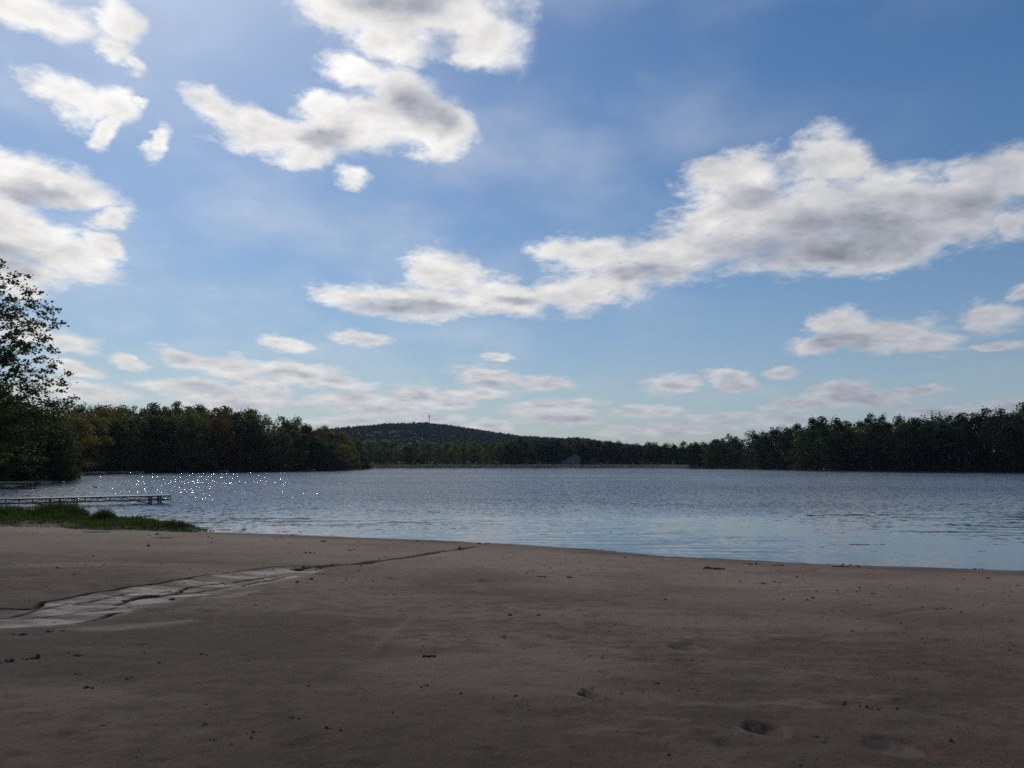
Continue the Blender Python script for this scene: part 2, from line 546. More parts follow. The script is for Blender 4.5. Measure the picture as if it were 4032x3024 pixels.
def water_material():
    m, n, out = material('lake_water')
    pos = n.add('ShaderNodeNewGeometry').outputs['Position']
    sep = n.add('ShaderNodeSeparateXYZ')
    n.put(sep.inputs[0], pos)
    x, y, _ = sep.outputs
    # a breeze ruffles the open lake; the lee by the beach stays calm
    lee = n.m('ADD', y, n.m('MULTIPLY', x, -0.10))
    lee = n.m('ADD', lee, n.m('MULTIPLY', n.m('SUBTRACT', n.noise(n.v('MULTIPLY', pos, (0.35, 1.0, 1.0)), 0.06, 3.0, 0.5), 0.5), 46.0))
    breeze = n.ss(lee, 27.0, 64.0, 0.06, 1.0)
    gust = n.ss(n.noise(n.v('MULTIPLY', pos, (0.3, 1.0, 1.0)), 0.035, 3.0, 0.5), 0.30, 0.70, 0.72, 1.15)
    amp = n.m('MULTIPLY', breeze, gust)
    # wavelets run towards the beach, so their steeper faces look this way
    chop = n.v('SUBTRACT', n.noise(n.v('MULTIPLY', pos, (0.75, 1.0, 1.0)), 4.2, 2.0, 0.6, color=True), (0.5, 0.585, 0.5))
    chop2 = n.v('SUBTRACT', n.noise(n.v('MULTIPLY', pos, (0.6, 1.0, 1.0)), 1.1, 2.0, 0.5, color=True), (0.5, 0.53, 0.5))
    slope = n.v('ADD', n.v('MULTIPLY', chop, (1.05, 1.4, 0.0)), n.v('MULTIPLY', chop2, (0.30, 0.30, 0.0)))
    slope = n.v('SCALE', slope, scale=amp)
    # low wavelets: a train close to the beach and fans running out from it
    band = n.ss(n.noise(n.v('MULTIPLY', pos, (0.5, 1.0, 1.0)), 0.11, 2.0, 0.5), 0.40, 0.62, 0.12, 1.0)
    for ang, sc, a_, lo, hi in ((-22, (0.20, 1.5), 0.17, -900.0, -899.0), (55, (0.10, 1.5), 0.40, 2.0, -6.0), (78, (0.10, 1.7), 0.55, 3.0, 11.0)):
        rot = n.add('ShaderNodeMapping')
        n.put(rot.inputs[0], pos)
        rot.inputs['Rotation'].default_value = (0, 0, R(-ang))
        rot.inputs['Scale'].default_value = (sc[0], sc[1], 1.0)
        rp = n.m('SUBTRACT', n.noise(rot.outputs[0], 1.6, 1.0, 0.4), 0.5)
        rp = n.m('MULTIPLY', n.m('MULTIPLY', rp, a_), n.m('MULTIPLY', band, n.ss(x, lo, hi)))
        comb = n.add('ShaderNodeCombineXYZ')
        n.put(comb.inputs[0], n.m('MULTIPLY', rp, -math.sin(R(ang))))
        n.put(comb.inputs[1], n.m('MULTIPLY', rp, math.cos(R(ang))))
        slope = n.v('ADD', slope, comb.outputs[0])
    nor = n.v('NORMALIZE', n.v('ADD', slope, (0.0, 0.0, 1.0)))
    b = principled(n, out, rgb(0.014, 0.028, 0.048), 0.06, nor)
    b.inputs['IOR'].default_value = 1.36
    return m


def leaf_material(name, translucency=0.45):
    """colour comes from the object, so that trees may share meshes and still differ"""
    m, n, out = material(name)
    info = n.add('ShaderNodeObjectInfo')
    geo = n.add('ShaderNodeNewGeometry')
    rnd = geo.outputs['Random Per Island']
    base = info.outputs['Color']
    hs = n.add('ShaderNodeHueSaturation')
    n.put(hs.inputs['Color'], base)
    n.put(hs.inputs['Hue'], n.lin(rnd, 0, 1, 0.475, 0.525))
    n.put(hs.inputs['Saturation'], n.lin(n.m('FRACT', n.m('MULTIPLY', rnd, 7.7)), 0, 1, 0.8, 1.15))
    n.put(hs.inputs['Value'], n.lin(n.m('FRACT', n.m('MULTIPLY', rnd, 13.3)), 0, 1, 0.6, 1.35))
    d = n.add('ShaderNodeBsdfPrincipled')
    n.put(d.inputs['Base Color'], hs.outputs[0])
    d.inputs['Roughness'].default_value = 0.55
    d.inputs['Specular IOR Level'].default_value = 0.12
    t = n.add('ShaderNodeBsdfTranslucent')
    n.put(t.inputs['Color'], n.mix(1.0, hs.outputs[0], rgb(1.25, 1.15, 0.55), 'MULTIPLY'))
    mx = n.add('ShaderNodeMixShader')
    mx.inputs[0].default_value = translucency
    n.nt.links.new(d.outputs[0], mx.inputs[1])
    n.nt.links.new(t.outputs[0], mx.inputs[2])
    n.nt.links.new(mx.outputs[0], out.inputs['Surface'])
    return m


M_SAND = sand_material()
M_WATER = water_material()
M_LEAF = leaf_material('foliage', 0.50)
M_NEEDLE = leaf_material('needles', 0.15)
M_BARK = simple_mat('bark', (0.085, 0.066, 0.052), 0.9, 0.5, 6.0, bump_s=0.4)
M_SOIL = simple_mat('forest_floor', (0.060, 0.050, 0.032), 0.95, 0.4, 0.4, col2=(0.045, 0.055, 0.025))
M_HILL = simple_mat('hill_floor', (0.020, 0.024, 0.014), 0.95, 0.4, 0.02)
M_STONE = simple_mat('riprap_stone', (0.15, 0.145, 0.135), 0.85, 0.7, 0.9, bump_s=0.3)
M_DAMTOP = simple_mat('dam_crest', (0.09, 0.085, 0.055), 0.95, 0.3, 0.3)
M_ALU = simple_mat('dock_metal', (0.10, 0.115, 0.12), 0.45, 0.3, 8.0, metallic=0.5)
M_DECK = simple_mat('dock_deck', (0.42, 0.43, 0.36), 0.6, 0.3, 4.0)
M_WOOD = simple_mat('weathered_wood', (0.11, 0.085, 0.065), 0.85, 0.45, 9.0, bump_s=0.3)
M_DARKWOOD = simple_mat('wet_wood', (0.035, 0.026, 0.021), 0.7, 0.4, 20.0, bump_s=0.3)
M_CLOD = simple_mat('dark_clod', (0.060, 0.047, 0.038), 0.9, 0.5, 30.0, bump_s=0.5)
M_SIDING = simple_mat('grey_siding', (0.15, 0.145, 0.15), 0.8, 0.2, 1.0)
M_ROOF = simple_mat('dark_shingle', (0.075, 0.070, 0.070), 0.85, 0.3, 2.0)
M_PANE = simple_mat('dark_pane', (0.012, 0.014, 0.018), 0.08, 0.2, 1.0)
M_TRIM = simple_mat('pale_paint', (0.36, 0.36, 0.36), 0.6, 0.15, 2.0)
M_STEEL = simple_mat('tower_steel', (0.20, 0.21, 0.22), 0.5, 0.2, 1.0, metallic=0.4)
M_PALESTONE = simple_mat('pale_stone', (0.34, 0.32, 0.29), 0.85, 0.4, 0.8)

# ------------------------------------------------------------------ land round the lake
HILL_TOP = [(900, 1770), (1200, 1722), (1360, 1699), (1500, 1680), (1600, 1674), (1690, 1672), (1760, 1679), (1860, 1694), (1960, 1712), (2060, 1728), (2150, 1733),
            (2250, 1733), (2330, 1744), (2420, 1758), (2520, 1768), (2700, 1775), (3100, 1785), (3600, 1790)]
HILL_Y = 1750.0
_hx = np.array([(p[0] - CX) / F_PX * HILL_Y for p in HILL_TOP])
_hz = np.array([flat_z for flat_z in [CAM_Z + (1823.0 - p[1]) / F_PX * HILL_Y - 9.0 for p in HILL_TOP]])


def land_z(x, y, s):
    z = np.where(s > 0, 0.25 + np.minimum(s, 60) * 0.055, np.maximum(-2.5, 0.12 * s - 0.05))
    z = z + np.where(s > 2, fbm(x, y, 40.0, 3, 5) * np.minimum(s * 0.03, 1.2), 0)
    # the dam holds the lake up: behind it the ground is low
    low = smooth01((y - 345) / 40) * smooth01((420 - np.abs(x - 30)) / 200) * (s > 0)
    z = z * (1 - low) + low * np.minimum(z, 0.4)
    return z


def polar_sheet(radii, az):
    rr, aa = np.meshgrid(radii, az, indexing='ij')
    x, y = rr * np.sin(aa), rr * np.cos(aa)
    nr, na = rr.shape
    idx = np.arange(nr * na).reshape(nr, na)
    faces = np.stack([idx[:-1, :-1], idx[:-1, 1:], idx[1:, 1:], idx[1:, :-1]], -1).reshape(-1, 4)
    return x.ravel(), y.ravel(), faces[:, ::-1]


def build_ground():
    radii = np.concatenate([np.linspace(0.5, 40, 20), np.linspace(42, 500, 150), np.geomspace(510, 9000, 40)])
    az = np.linspace(-math.pi, math.pi, 361)
    x, y, faces = polar_sheet(radii, az)
    s = lake_sd(x, y)
    z = land_z(x, y, s)
    db, _ = seg_dist(x, y, BEACH_LINE)
    near = (np.hypot(x, y) < 46) | (db < 6)
    z = np.where(near, np.minimum(z, np.where(s > 0, beach_base(s, x, y), z)) - 0.6, z)
    me = mesh_np('ground', np.stack([x, y, z], 1), faces, True)
    tag(obj('ground', me, M_SOIL), kind='structure')
    # wooded hill beyond the dam
    gx = np.linspace(-900, 1000, 120)
    gy = np.linspace(650, 2600, 70)
    X, Y = np.meshgrid(gx, gy, indexing='ij')
    idx = np.arange(X.size).reshape(X.shape)
    f = np.stack([idx[:-1, :-1], idx[1:, :-1], idx[1:, 1:], idx[:-1, 1:]], -1).reshape(-1, 4)
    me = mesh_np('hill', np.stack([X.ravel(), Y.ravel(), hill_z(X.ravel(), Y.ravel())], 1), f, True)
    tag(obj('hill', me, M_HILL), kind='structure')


def hill_z(x, y):
    top = np.interp(x * HILL_Y / np.maximum(y, 700) * 0.35 + x * 0.65, _hx, _hz)
    t = smooth01((y - 640) / (HILL_Y - 640))
    t = np.where(y > HILL_Y, smooth01(1 - (y - HILL_Y) / 1200), t)
    return top * t + fbm(x, y, 120.0, 3, 11) * 7.0 * t * (y < HILL_Y - 120) - 3.0 * (1 - t)


build_ground()

# ------------------------------------------------------------------ beach
RILLS = [  # little scarps cut by run-off, as seen: (pixels of the photograph, depth m, half-width m)
    ([(-300, 2400), (0, 2392), (60, 2394), (130, 2390), (172, 2368), (230, 2358), (300, 2345), (386, 2331), (440, 2327), (520, 2316), (600, 2306), (700, 2290), (790, 2276), (860, 2266)], 0.05, 0.055),
    ([(860, 2266), (960, 2252), (1060, 2240), (1150, 2231), (1240, 2227)], 0.030, 0.050),
    ([(-200, 2425), (0, 2419), (60, 2412), (150, 2392), (250, 2373), (330, 2362), (470, 2340), (560, 2330)], 0.016, 0.030),
    ([(60, 2422), (150, 2415), (240, 2408), (330, 2396), (420, 2389), (470, 2378)], 0.016, 0.030),
    ([(455, 2376), (500, 2362), (545, 2346), (600, 2342), (640, 2341), (700, 2330), (740, 2312), (800, 2303), (880, 2294), (960, 2285), (1040, 2274), (1100, 2263)], 0.045, 0.055),
    ([(500, 2358), (540, 2350), (580, 2343), (636, 2341)], 0.07, 0.12),
    ([(640, 2342), (760, 2330), (850, 2318), (930, 2304), (1000, 2293), (1080, 2280), (1140, 2265)], 0.030, 0.045),
    ([(290, 2445), (340, 2438), (390, 2428), (430, 2410), (480, 2404)], 0.04, 0.06),
    ([(1150, 2248), (1210, 2240), (1270, 2232), (1340, 2226), (1400, 2222), (1480, 2213), (1550, 2205), (1630, 2194), (1700, 2181), (1760, 2168), (1830, 2158), (1890, 2148)], 0.085, 0.12),
    ([(1180, 2236), (1250, 2230), (1330, 2221), (1420, 2219)], 0.035, 0.05),
]
WET = [(-400, 2475), (0, 2470), (120, 2469), (215, 2468), (330, 2456), (420, 2436), (500, 2412), (560, 2395), (640, 2380), (760, 2352), (900, 2330), (1000, 2312), (1100, 2290), (1200, 2272), (1270, 2250), (1270, 2236),
       (1180, 2240), (1060, 2246), (860, 2272), (790, 2281), (700, 2296), (600, 2312), (520, 2322), (440, 2332), (386, 2337), (300, 2350), (230, 2363), (172, 2373), (130, 2394), (0, 2398), (-400, 2400)]
WET2 = [[(230, 2480), (420, 2478), (560, 2470), (700, 2452), (760, 2440), (740, 2436), (620, 2448), (480, 2456), (330, 2466)],
        [(780, 2362), (880, 2352), (980, 2338), (1010, 2330), (930, 2334), (820, 2350)],
        [(1500, 2212), (1640, 2198), (1780, 2186), (1820, 2180), (1700, 2188), (1560, 2200)]]
HOLES = [  # pixel, radius across m, radius along m, depth m, rim m
    (2317, 2726, 0.088, 0.17, 0.12, 0.012), (3001, 2858, 0.145, 0.24, 0.13, 0.022), (2720, 2536, 0.24, 0.34, 0.075, 0.010), (3516, 2919, 0.22, 0.24, 0.06, 0.008),
    (3516, 2597, 0.14, 0.20, 0.014, 0.006), (2230, 2390, 0.13, 0.22, 0.018, 0.004), (2760, 2624, 0.18, 0.16, 0.012, 0.004), (1950, 2700, 0.2, 0.2, 0.008, 0.0), (3650, 2490, 0.25, 0.22, 0.012, 0.0),
    (3250, 2760, 0.3, 0.12, 0.014, 0.004), (2480, 2320, 0.2, 0.2, 0.012, 0.004)]
RIDGES = [  # low swash ridges and tracks (height, half-width)
    ([(2919, 2497), (3100, 2512), (3330, 2500), (3562, 2503)], 0.030, 0.10), ([(1474, 2562), (1500, 2530), (1573, 2472), (1655, 2417), (1720, 2408), (1799, 2395)], 0.010, 0.045),
    ([(3056, 2395), (3030, 2440), (3010, 2468)], 0.010, 0.03), ([(2700, 2335), (2735, 2370), (2730, 2400)], 0.008, 0.03), ([(2300, 2400), (2330, 2420), (2340, 2450)], 0.008, 0.025),
    ([(2000, 2386), (2300, 2402), (2560, 2420), (2700, 2424)], -0.024, 0.10), ([(2920, 2262), (3040, 2258), (3180, 2252), (3260, 2240)], -0.03, 0.09), ([(3450, 2427), (3650, 2402), (3760, 2398)], -0.03, 0.10),
    ([(200, 2245), (330, 2238)], -0.012, 0.04), ([(0, 2271), (130, 2267)], -0.012, 0.04), ([(640, 2122), (690, 2121)], -0.010, 0.05), ([(975, 2171), (1130, 2165)], -0.012, 0.05), ([(330, 2330), (400, 2322), (480, 2314)], -0.012, 0.05),
    ([(2560, 2262), (2700, 2255)], -0.012, 0.05)]
GRASS_POLY = [(-900, 2080), (-200, 2078), (0, 2080), (120, 2075), (230, 2076), (330, 2090), (430, 2094), (520, 2089), (610, 2092), (690, 2097), (760, 2094), (825, 2093), (800, 2089), (700, 2079), (600, 2067), (450, 2055), (300, 2041), (150, 2033), (0, 2025), (-900, 2010)]


def spline2(pts, k=6):
    """smooth curve through the points"""
    p = [np.array(q, float) for q in pts]
    p = [2 * p[0] - p[1]] + p + [2 * p[-1] - p[-2]]
    out = []
    for i in range(1, len(p) - 2):
        for j in range(k):
            t = j / k
            out.append(0.5 * (2 * p[i] + (p[i + 1] - p[i - 1]) * t + (2 * p[i - 1] - 5 * p[i] + 4 * p[i + 1] - p[i + 2]) * t * t + (3 * p[i] - p[i - 1] - 3 * p[i + 1] + p[i + 2]) * t ** 3))
    out.append(p[-2])
    return out


def grass_poly_world():
    return [s2(*q) for q in GRASS_POLY]


GRASS_W = grass_poly_world()


def local_mask(x, y, pts, pad):
    a = np.asarray(pts)
    lo, hi = a.min(0) - pad, a.max(0) + pad
    return np.nonzero((x > lo[0]) & (x < hi[0]) & (y > lo[1]) & (y < hi[1]))[0]


def build_beach():
    r1 = np.concatenate([np.geomspace(3.2, 8, 300)[:-1], np.geomspace(8, 17.5, 640)[:-1], np.geomspace(17.5, 34, 210)])
    radii = np.concatenate([np.linspace(0.3, 3.15, 14), r1, np.linspace(34.6, 62, 40)])
    az = np.concatenate([np.linspace(-math.pi, R(-42), 60)[:-1], np.linspace(R(-42), R(42), 770), np.linspace(R(42), math.pi, 60)[1:]])
    x, y, faces = polar_sheet(radii, az)
    # the distance to the water varies slowly: work it out on every fourth row and column
    ir = np.unique(np.r_[np.arange(0, len(radii), 4), len(radii) - 1])
    ia = np.unique(np.r_[np.arange(0, len(az), 4), len(az) - 1])
    cx, cy, _ = polar_sheet(radii[ir], az[ia])
    cs = lake_sd(cx, cy).reshape(len(ir), len(ia))
    cs = np.stack([np.interp(np.arange(len(az)), ia, row) for row in cs])
    s = np.stack([np.interp(np.arange(len(radii)), ir, col) for col in cs.T]).T.ravel()
    z = beach_base(s, x, y)
    fade = np.clip((s + 0.3) / 1.5, 0, 1)
    # gentle swales, wind and rain marks
    z = z + fade * (fbm(x * 0.7, y, 4.5, 3, 21) * 0.07 + fbm(x * 0.7, y, 0.9, 4, 22) * 0.026 + fbm(x, y, 0.14, 3, 23) * 0.009)
    z = z + fbm(x * 0.4, y, 1.4, 3, 29) * 0.012 * np.clip(1 - np.abs(s) / 2.5, 0, 1)
    wet = np.clip(1 - (s + fbm(x, y, 1.2, 3, 31) * 0.5) / 0.55, 0, 1) * 0.9
    red = smooth01((fbm(x * 0.6, y, 5.0, 3, 41) + 0.02) / 0.30) * 0.45 * smooth01(1.6 - np.abs(s - 6) / 5)
    pale = smooth01((fbm(x * 0.5, y * 1.2, 1.7, 4, 51) - 0.12) / 0.3) * 0.5
    turf = np.zeros_like(x)
    # paler belt above the water; darker foreground has light fall-off painted into its colour
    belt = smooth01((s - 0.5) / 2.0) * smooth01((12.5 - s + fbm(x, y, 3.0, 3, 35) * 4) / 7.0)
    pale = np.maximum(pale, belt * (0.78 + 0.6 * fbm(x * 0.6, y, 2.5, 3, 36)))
    fore_shade = smooth01((s - 11.0 + fbm(x * 0.6, y, 2.0, 3, 37) * 5) / 7.0)
    dark = 0.55 * smooth01(1 - (s + fbm(x, y, 0.8, 3, 33) * 0.5) / 0.6)

    # the washed-out bed of the run-off
    for poly, depth, w in [(WET, 0.035, 1.0)] + [(q, 0.006, 0.55) for q in WET2]:
        pw = [s2(*q) for q in poly]
        k = local_mask(x, y, pw, 0.8)
        jx, jy = x[k] + fbm(x[k], y[k], 0.5, 3, 61) * 0.16, y[k] + fbm(x[k], y[k], 0.5, 3, 62) * 0.16
        d, _ = seg_dist(jx, jy, pw, closed=True)
        d = np.where(inside(jx, jy, pw), d, -d)
        soft = 0.22 if w == 1.0 else 0.30
        inn = smooth01(d / soft + 0.5)
        z[k] -= depth * smooth01(d / 0.6 + 0.2)
        if w == 1.0:
            braid = fbm(x[k] * 0.35 + y[k] * 0.2, y[k] - x[k] * 0.12, 0.22, 3, 63)
            z[k] += inn * braid * 0.009
            thread = np.abs(fbm(x[k] * 0.30 + y[k] * 0.16, y[k] * 1.1 - x[k] * 0.36, 0.34, 3, 66))
            dark[k] = np.maximum(dark[k], inn * smooth01(1 - thread / 0.02) * 0.25 * smooth01((fbm(x[k], y[k], 1.0, 2, 67) + 0.12) / 0.2))
            wet[k] = np.maximum(wet[k], inn * np.clip(0.50 + braid * 1.4, 0.15, 1))
            streak = smooth01((fbm(x[k] * 0.22 + y[k] * 0.12, y[k] * 1.2 - x[k] * 0.40, 0.16, 3, 68) + 0.05) / 0.22)
            pale[k] = np.maximum(pale[k] * (1 - inn), inn * (0.22 + 0.50 * streak))
            red[k] *= 1 - inn
        else:
            wet[k] = np.maximum(wet[k], inn * 0.40)
            pale[k] = np.maximum(pale[k], inn * w)
    for pts, depth, hw in RILLS:
        pw = spline2([s2(*q) for q in pts])
        k = local_mask(x, y, pw, 0.5)
        jx = x[k] + fbm(x[k], y[k], 0.5, 3, 71) * 0.05
        jy = y[k] + fbm(x[k], y[k], 0.5, 3, 72) * 0.05
        d, t = seg_dist(jx, jy, pw)
        w = 0.62 * hw * (0.6 + 0.9 * (fbm(x[k], y[k], 0.4, 2, 73) + 0.5))
        ends = smooth01(t / 0.06) * smooth01((1 - t) / 0.06)
        g = np.exp(-(d / (w * 1.25)) ** 8) * ends
        z[k] -= depth * 1.3 * g
        wet[k] *= 1 - 0.9 * g
        pale[k] *= 1 - g
        dark[k] = np.maximum(dark[k], 1.0 * np.exp(-(d / (w * 1.3)) ** 6) * ends)  # shade of the scarp faces painted dark into the grooves
    for px, py, ra, rl, depth, rim in HOLES:
        c = sand(px, py)
        k = np.nonzero((np.abs(x - c.x) < ra * 4) & (np.abs(y - c.y) < rl * 4))[0]
        jx = (x[k] - c.x + fbm(x[k], y[k], 0.12, 3, 81) * 0.05) / ra
        jy = (y[k] - c.y + fbm(x[k], y[k], 0.12, 3, 82) * 0.05) / rl
        q = np.hypot(jx, jy)
        z[k] += -depth * (1 - smooth01((q - 0.25) / 0.9)) + rim * np.exp(-((q - 1.25) / 0.28) ** 2) * (0.6 - 0.4 * np.sign(jy))
        pale[k] = np.maximum(pale[k], 0.45 * np.exp(-((q - 1.3) / 0.2) ** 2) * (rim > 0.009) * (jy < 0.3))
        wet[k] = np.maximum(wet[k], 0.5 * (q < 0.8) * (depth > 0.05))
    c = sand(3516, 2925)
    for px, py, ra, rl, v in ((3516, 2925, 0.34, 0.22, 0.95), (3300, 2790, 0.42, 0.14, 0.6), (3060, 2830, 0.2, 0.14, 0.5), (3100, 2330, 1.6, 0.9, 0.45), (2950, 2470, 0.6, 0.3, 0.45), (2380, 2250, 2.4, 1.2, 0.35), (1500, 2180, 3.0, 1.0, 0.30), (620, 2250, 2.6, 1.3, 0.35), (20, 2400, 0.5, 0.4, 0.8), (1900, 2260, 1.5, 1.0, 0.35)):
        c = sand(px, py)
        k = np.nonzero((np.abs(x - c.x) < ra * 2.2) & (np.abs(y - c.y) < rl * 2.2))[0]
        q = np.hypot((x[k] - c.x) / ra, (y[k] - c.y) / rl) + fbm(x[k], y[k], 0.5, 3, 91) * 0.4
        red[k] = np.maximum(red[k], v * smooth01(1.35 - q))
    for px, py, ra, rl, v in ((3140, 2745, 0.30, 0.16, 0.8), (2800, 2760, 0.26, 0.06, 0.5), (2640, 2820, 0.2, 0.06, 0.5), (3420, 2730, 0.3, 0.10, 0.5), (2400, 2870, 0.3, 0.08, 0.35), (3600, 2640, 0.4, 0.1, 0.4), (1870, 2640, 0.5, 0.14, 0.25), (2950, 2600, 0.35, 0.1, 0.3)):
        c = sand(px, py)
        k = np.nonzero((np.abs(x - c.x) < ra * 2.4) & (np.abs(y - c.y) < rl * 2.4))[0]
        q = np.hypot((x[k] - c.x) / ra, (y[k] - c.y) / rl) + fbm(x[k] * 0.5, y[k], 0.18, 3, 95) * 1.1
        pale[k] = np.maximum(pale[k], v * smooth01(1.3 - q))
    for pts, hgt, hw in RIDGES:
        pw = spline2([s2(*q) for q in pts])
        k = local_mask(x, y, pw, 0.6)
        d, t = seg_dist(x[k] + fbm(x[k], y[k], 0.3, 2, 75) * 0.06, y[k] + fbm(x[k], y[k], 0.3, 2, 76) * 0.06, pw)
        g = np.exp(-(d / hw) ** 2) * smooth01(t / 0.1) * smooth01((1 - t) / 0.1)
        z[k] += hgt * g
        if hgt > 0:
            pale[k] = np.maximum(pale[k], 0.42 * g)
    # scuffs, drip pits and half-filled prints
    g0 = np.random.default_rng(404)
    for i in range(260):
        rr, aa = 3.8 * (27 / 3.8) ** g0.uniform(0, 1), R(g0.uniform(-36, 36))
        cx_, cy_ = rr * math.sin(aa), rr * math.cos(aa)
        ra = g0.uniform(0.03, 0.11) * (1 + rr * 0.03)
        rl, dep, th = ra * g0.uniform(0.7, 1.8), ra * g0.uniform(-0.10, 0.20), g0.uniform(0, 3.14)
        k = np.nonzero((np.abs(x - cx_) < ra * 4) & (np.abs(y - cy_) < ra * 4))[0]
        if len(k):
            u = ((x[k] - cx_) * math.cos(th) + (y[k] - cy_) * math.sin(th)) / ra
            v = (-(x[k] - cx_) * math.sin(th) + (y[k] - cy_) * math.cos(th)) / rl
            q = np.hypot(u, v) + fbm(x[k], y[k], ra * 0.8, 2, 405) * 0.7
            z[k] -= dep * (1 - smooth01(q / 1.2)) - 0.35 * dep * np.exp(-((q - 1.25) / 0.3) ** 2)
    # turf bank on the left
    k = local_mask(x, y, GRASS_W, 1.5)
    jx, jy = x[k] + fbm(x[k], y[k], 0.7, 3, 101) * 0.3, y[k] + fbm(x[k], y[k], 0.7, 3, 102) * 0.3
    d, _ = seg_dist(jx, jy, GRASS_W, closed=True)
    d = np.where(inside(jx, jy, GRASS_W), d, -d)
    turf[k] = smooth01(d / 0.3 + 0.2)
    z[k] += 0.14 * smooth01(d / 0.8) + turf[k] * fbm(x[k], y[k], 0.4, 3, 103) * 0.06
    me = mesh_np('beach', np.stack([x, y, z], 1), faces, True)
    for nm, v in (('wet', wet), ('red', red), ('pale', pale), ('turf', turf), ('dark', dark), ('fore_shade', fore_shade)):
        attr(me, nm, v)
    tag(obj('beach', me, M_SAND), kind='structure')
    return x, y, z


BX, BY, BZ = build_beach()
_vis = np.nonzero((BY > 1) & (np.abs(np.arctan2(BX, BY)) < R(42)))[0]
_vx, _vy, _vz = BX[_vis], BY[_vis], BZ[_vis]


def ground_at(x, y):
    """height of the finished beach surface next to a point"""
    k = np.argmin((_vx - x) ** 2 + (_vy - y) ** 2)
    return float(_vz[k])


def build_water():
    radii = np.concatenate([np.geomspace(8, 600, 60)])
    az = np.linspace(R(-80), R(100), 91)
    x, y, faces = polar_sheet(radii, az)
    me = mesh_np('lake_water', np.stack([x, y, np.zeros_like(x)], 1), faces, True)
    tag(obj('lake_water', me, M_WATER), kind='structure')


build_water()

# ------------------------------------------------------------------ trees
def tube(path, radii, k=6):
    """tapered tube along a path -> verts, quads"""
    path = [Vector(p) for p in path]
    V, Fc = [], []
    for i, p in enumerate(path):
        t = (path[min(i + 1, len(path) - 1)] - path[max(i - 1, 0)]).normalized()
        a = t.orthogonal().normalized()
        b = t.cross(a)
        for j in range(k):
            ang = 2 * math.pi * j / k
            V.append(p + (a * math.cos(ang) + b * math.sin(ang)) * radii[i])
        if i:
            for j in range(k):
                q, o = (i - 1) * k, i * k
                Fc.append((q + j, q + (j + 1) % k, o + (j + 1) % k, o + j))
    return [tuple(v) for v in V], Fc


def join(parts):
    V, Fc, o = [], [], 0
    for v, f in parts:
        v, f = np.asarray(v, float), np.asarray(f, int)
        V.append(v)
        Fc.append(f + o)
        o += len(v)
    return np.concatenate(V), np.concatenate(Fc)


LEAF_SHAPES = {
    'quad': (np.array([(0, -.5), (.42, 0), (0, .5), (-.42, 0)]), np.array([(0, 1, 2, 3)])),
    'maple': (np.array([(0, -.5), (.22, -.30), (.55, -.12), (.26, .05), (.42, .40), (.10, .26), (0, .62), (-.10, .26), (-.42, .40), (-.26, .05), (-.55, -.12), (-.22, -.30)]),
              np.array([(0, 1, 3, 9), (1, 2, 3, 3), (3, 4, 5, 9), (5, 6, 7, 9), (7, 8, 9, 9), (9, 10, 11, 0)])),
}


def leaves(centres, sizes, g, up=0.35, shape='quad'):
    """one small face per leaf, turned at random but a little towards the sky"""
    n = len(centres)
    nor = g.normal(size=(n, 3))
    nor[:, 2] = np.abs(nor[:, 2]) * (1 - up) + up
    nor /= np.linalg.norm(nor, axis=1, keepdims=True)
    ref = g.normal(size=(n, 3))
    a = np.cross(nor, ref)
    a /= np.linalg.norm(a, axis=1, keepdims=True) + 1e-9
    b = np.cross(nor, a)
    co, fc = LEAF_SHAPES[shape]
    s = sizes[:, None, None]
    bend = (co[:, 1] ** 2)[None, :, None] * 0.35
    v = centres[:, None, :] + s * (co[None, :, 0:1] * a[:, None, :] + co[None, :, 1:2] * b[:, None, :] - bend * nor[:, None, :])
    k = len(co)
    f = fc[None] + (np.arange(n) * k)[:, None, None]
    return v.reshape(-1, 3), f.reshape(-1, fc.shape[1])


def tri_or_quad_mesh(name, v, f):
    """faces given as quads; a repeated last corner means a triangle"""
    tri = f[:, 2] == f[:, 3]
    if not tri.any():
        return mesh_np(name, v, f)
    me = bpy.data.meshes.new(name)
    me.from_pydata([tuple(q) for q in v], [], [tuple(q[:3]) if t else tuple(q) for q, t in zip(f.tolist(), tri)])
    return me


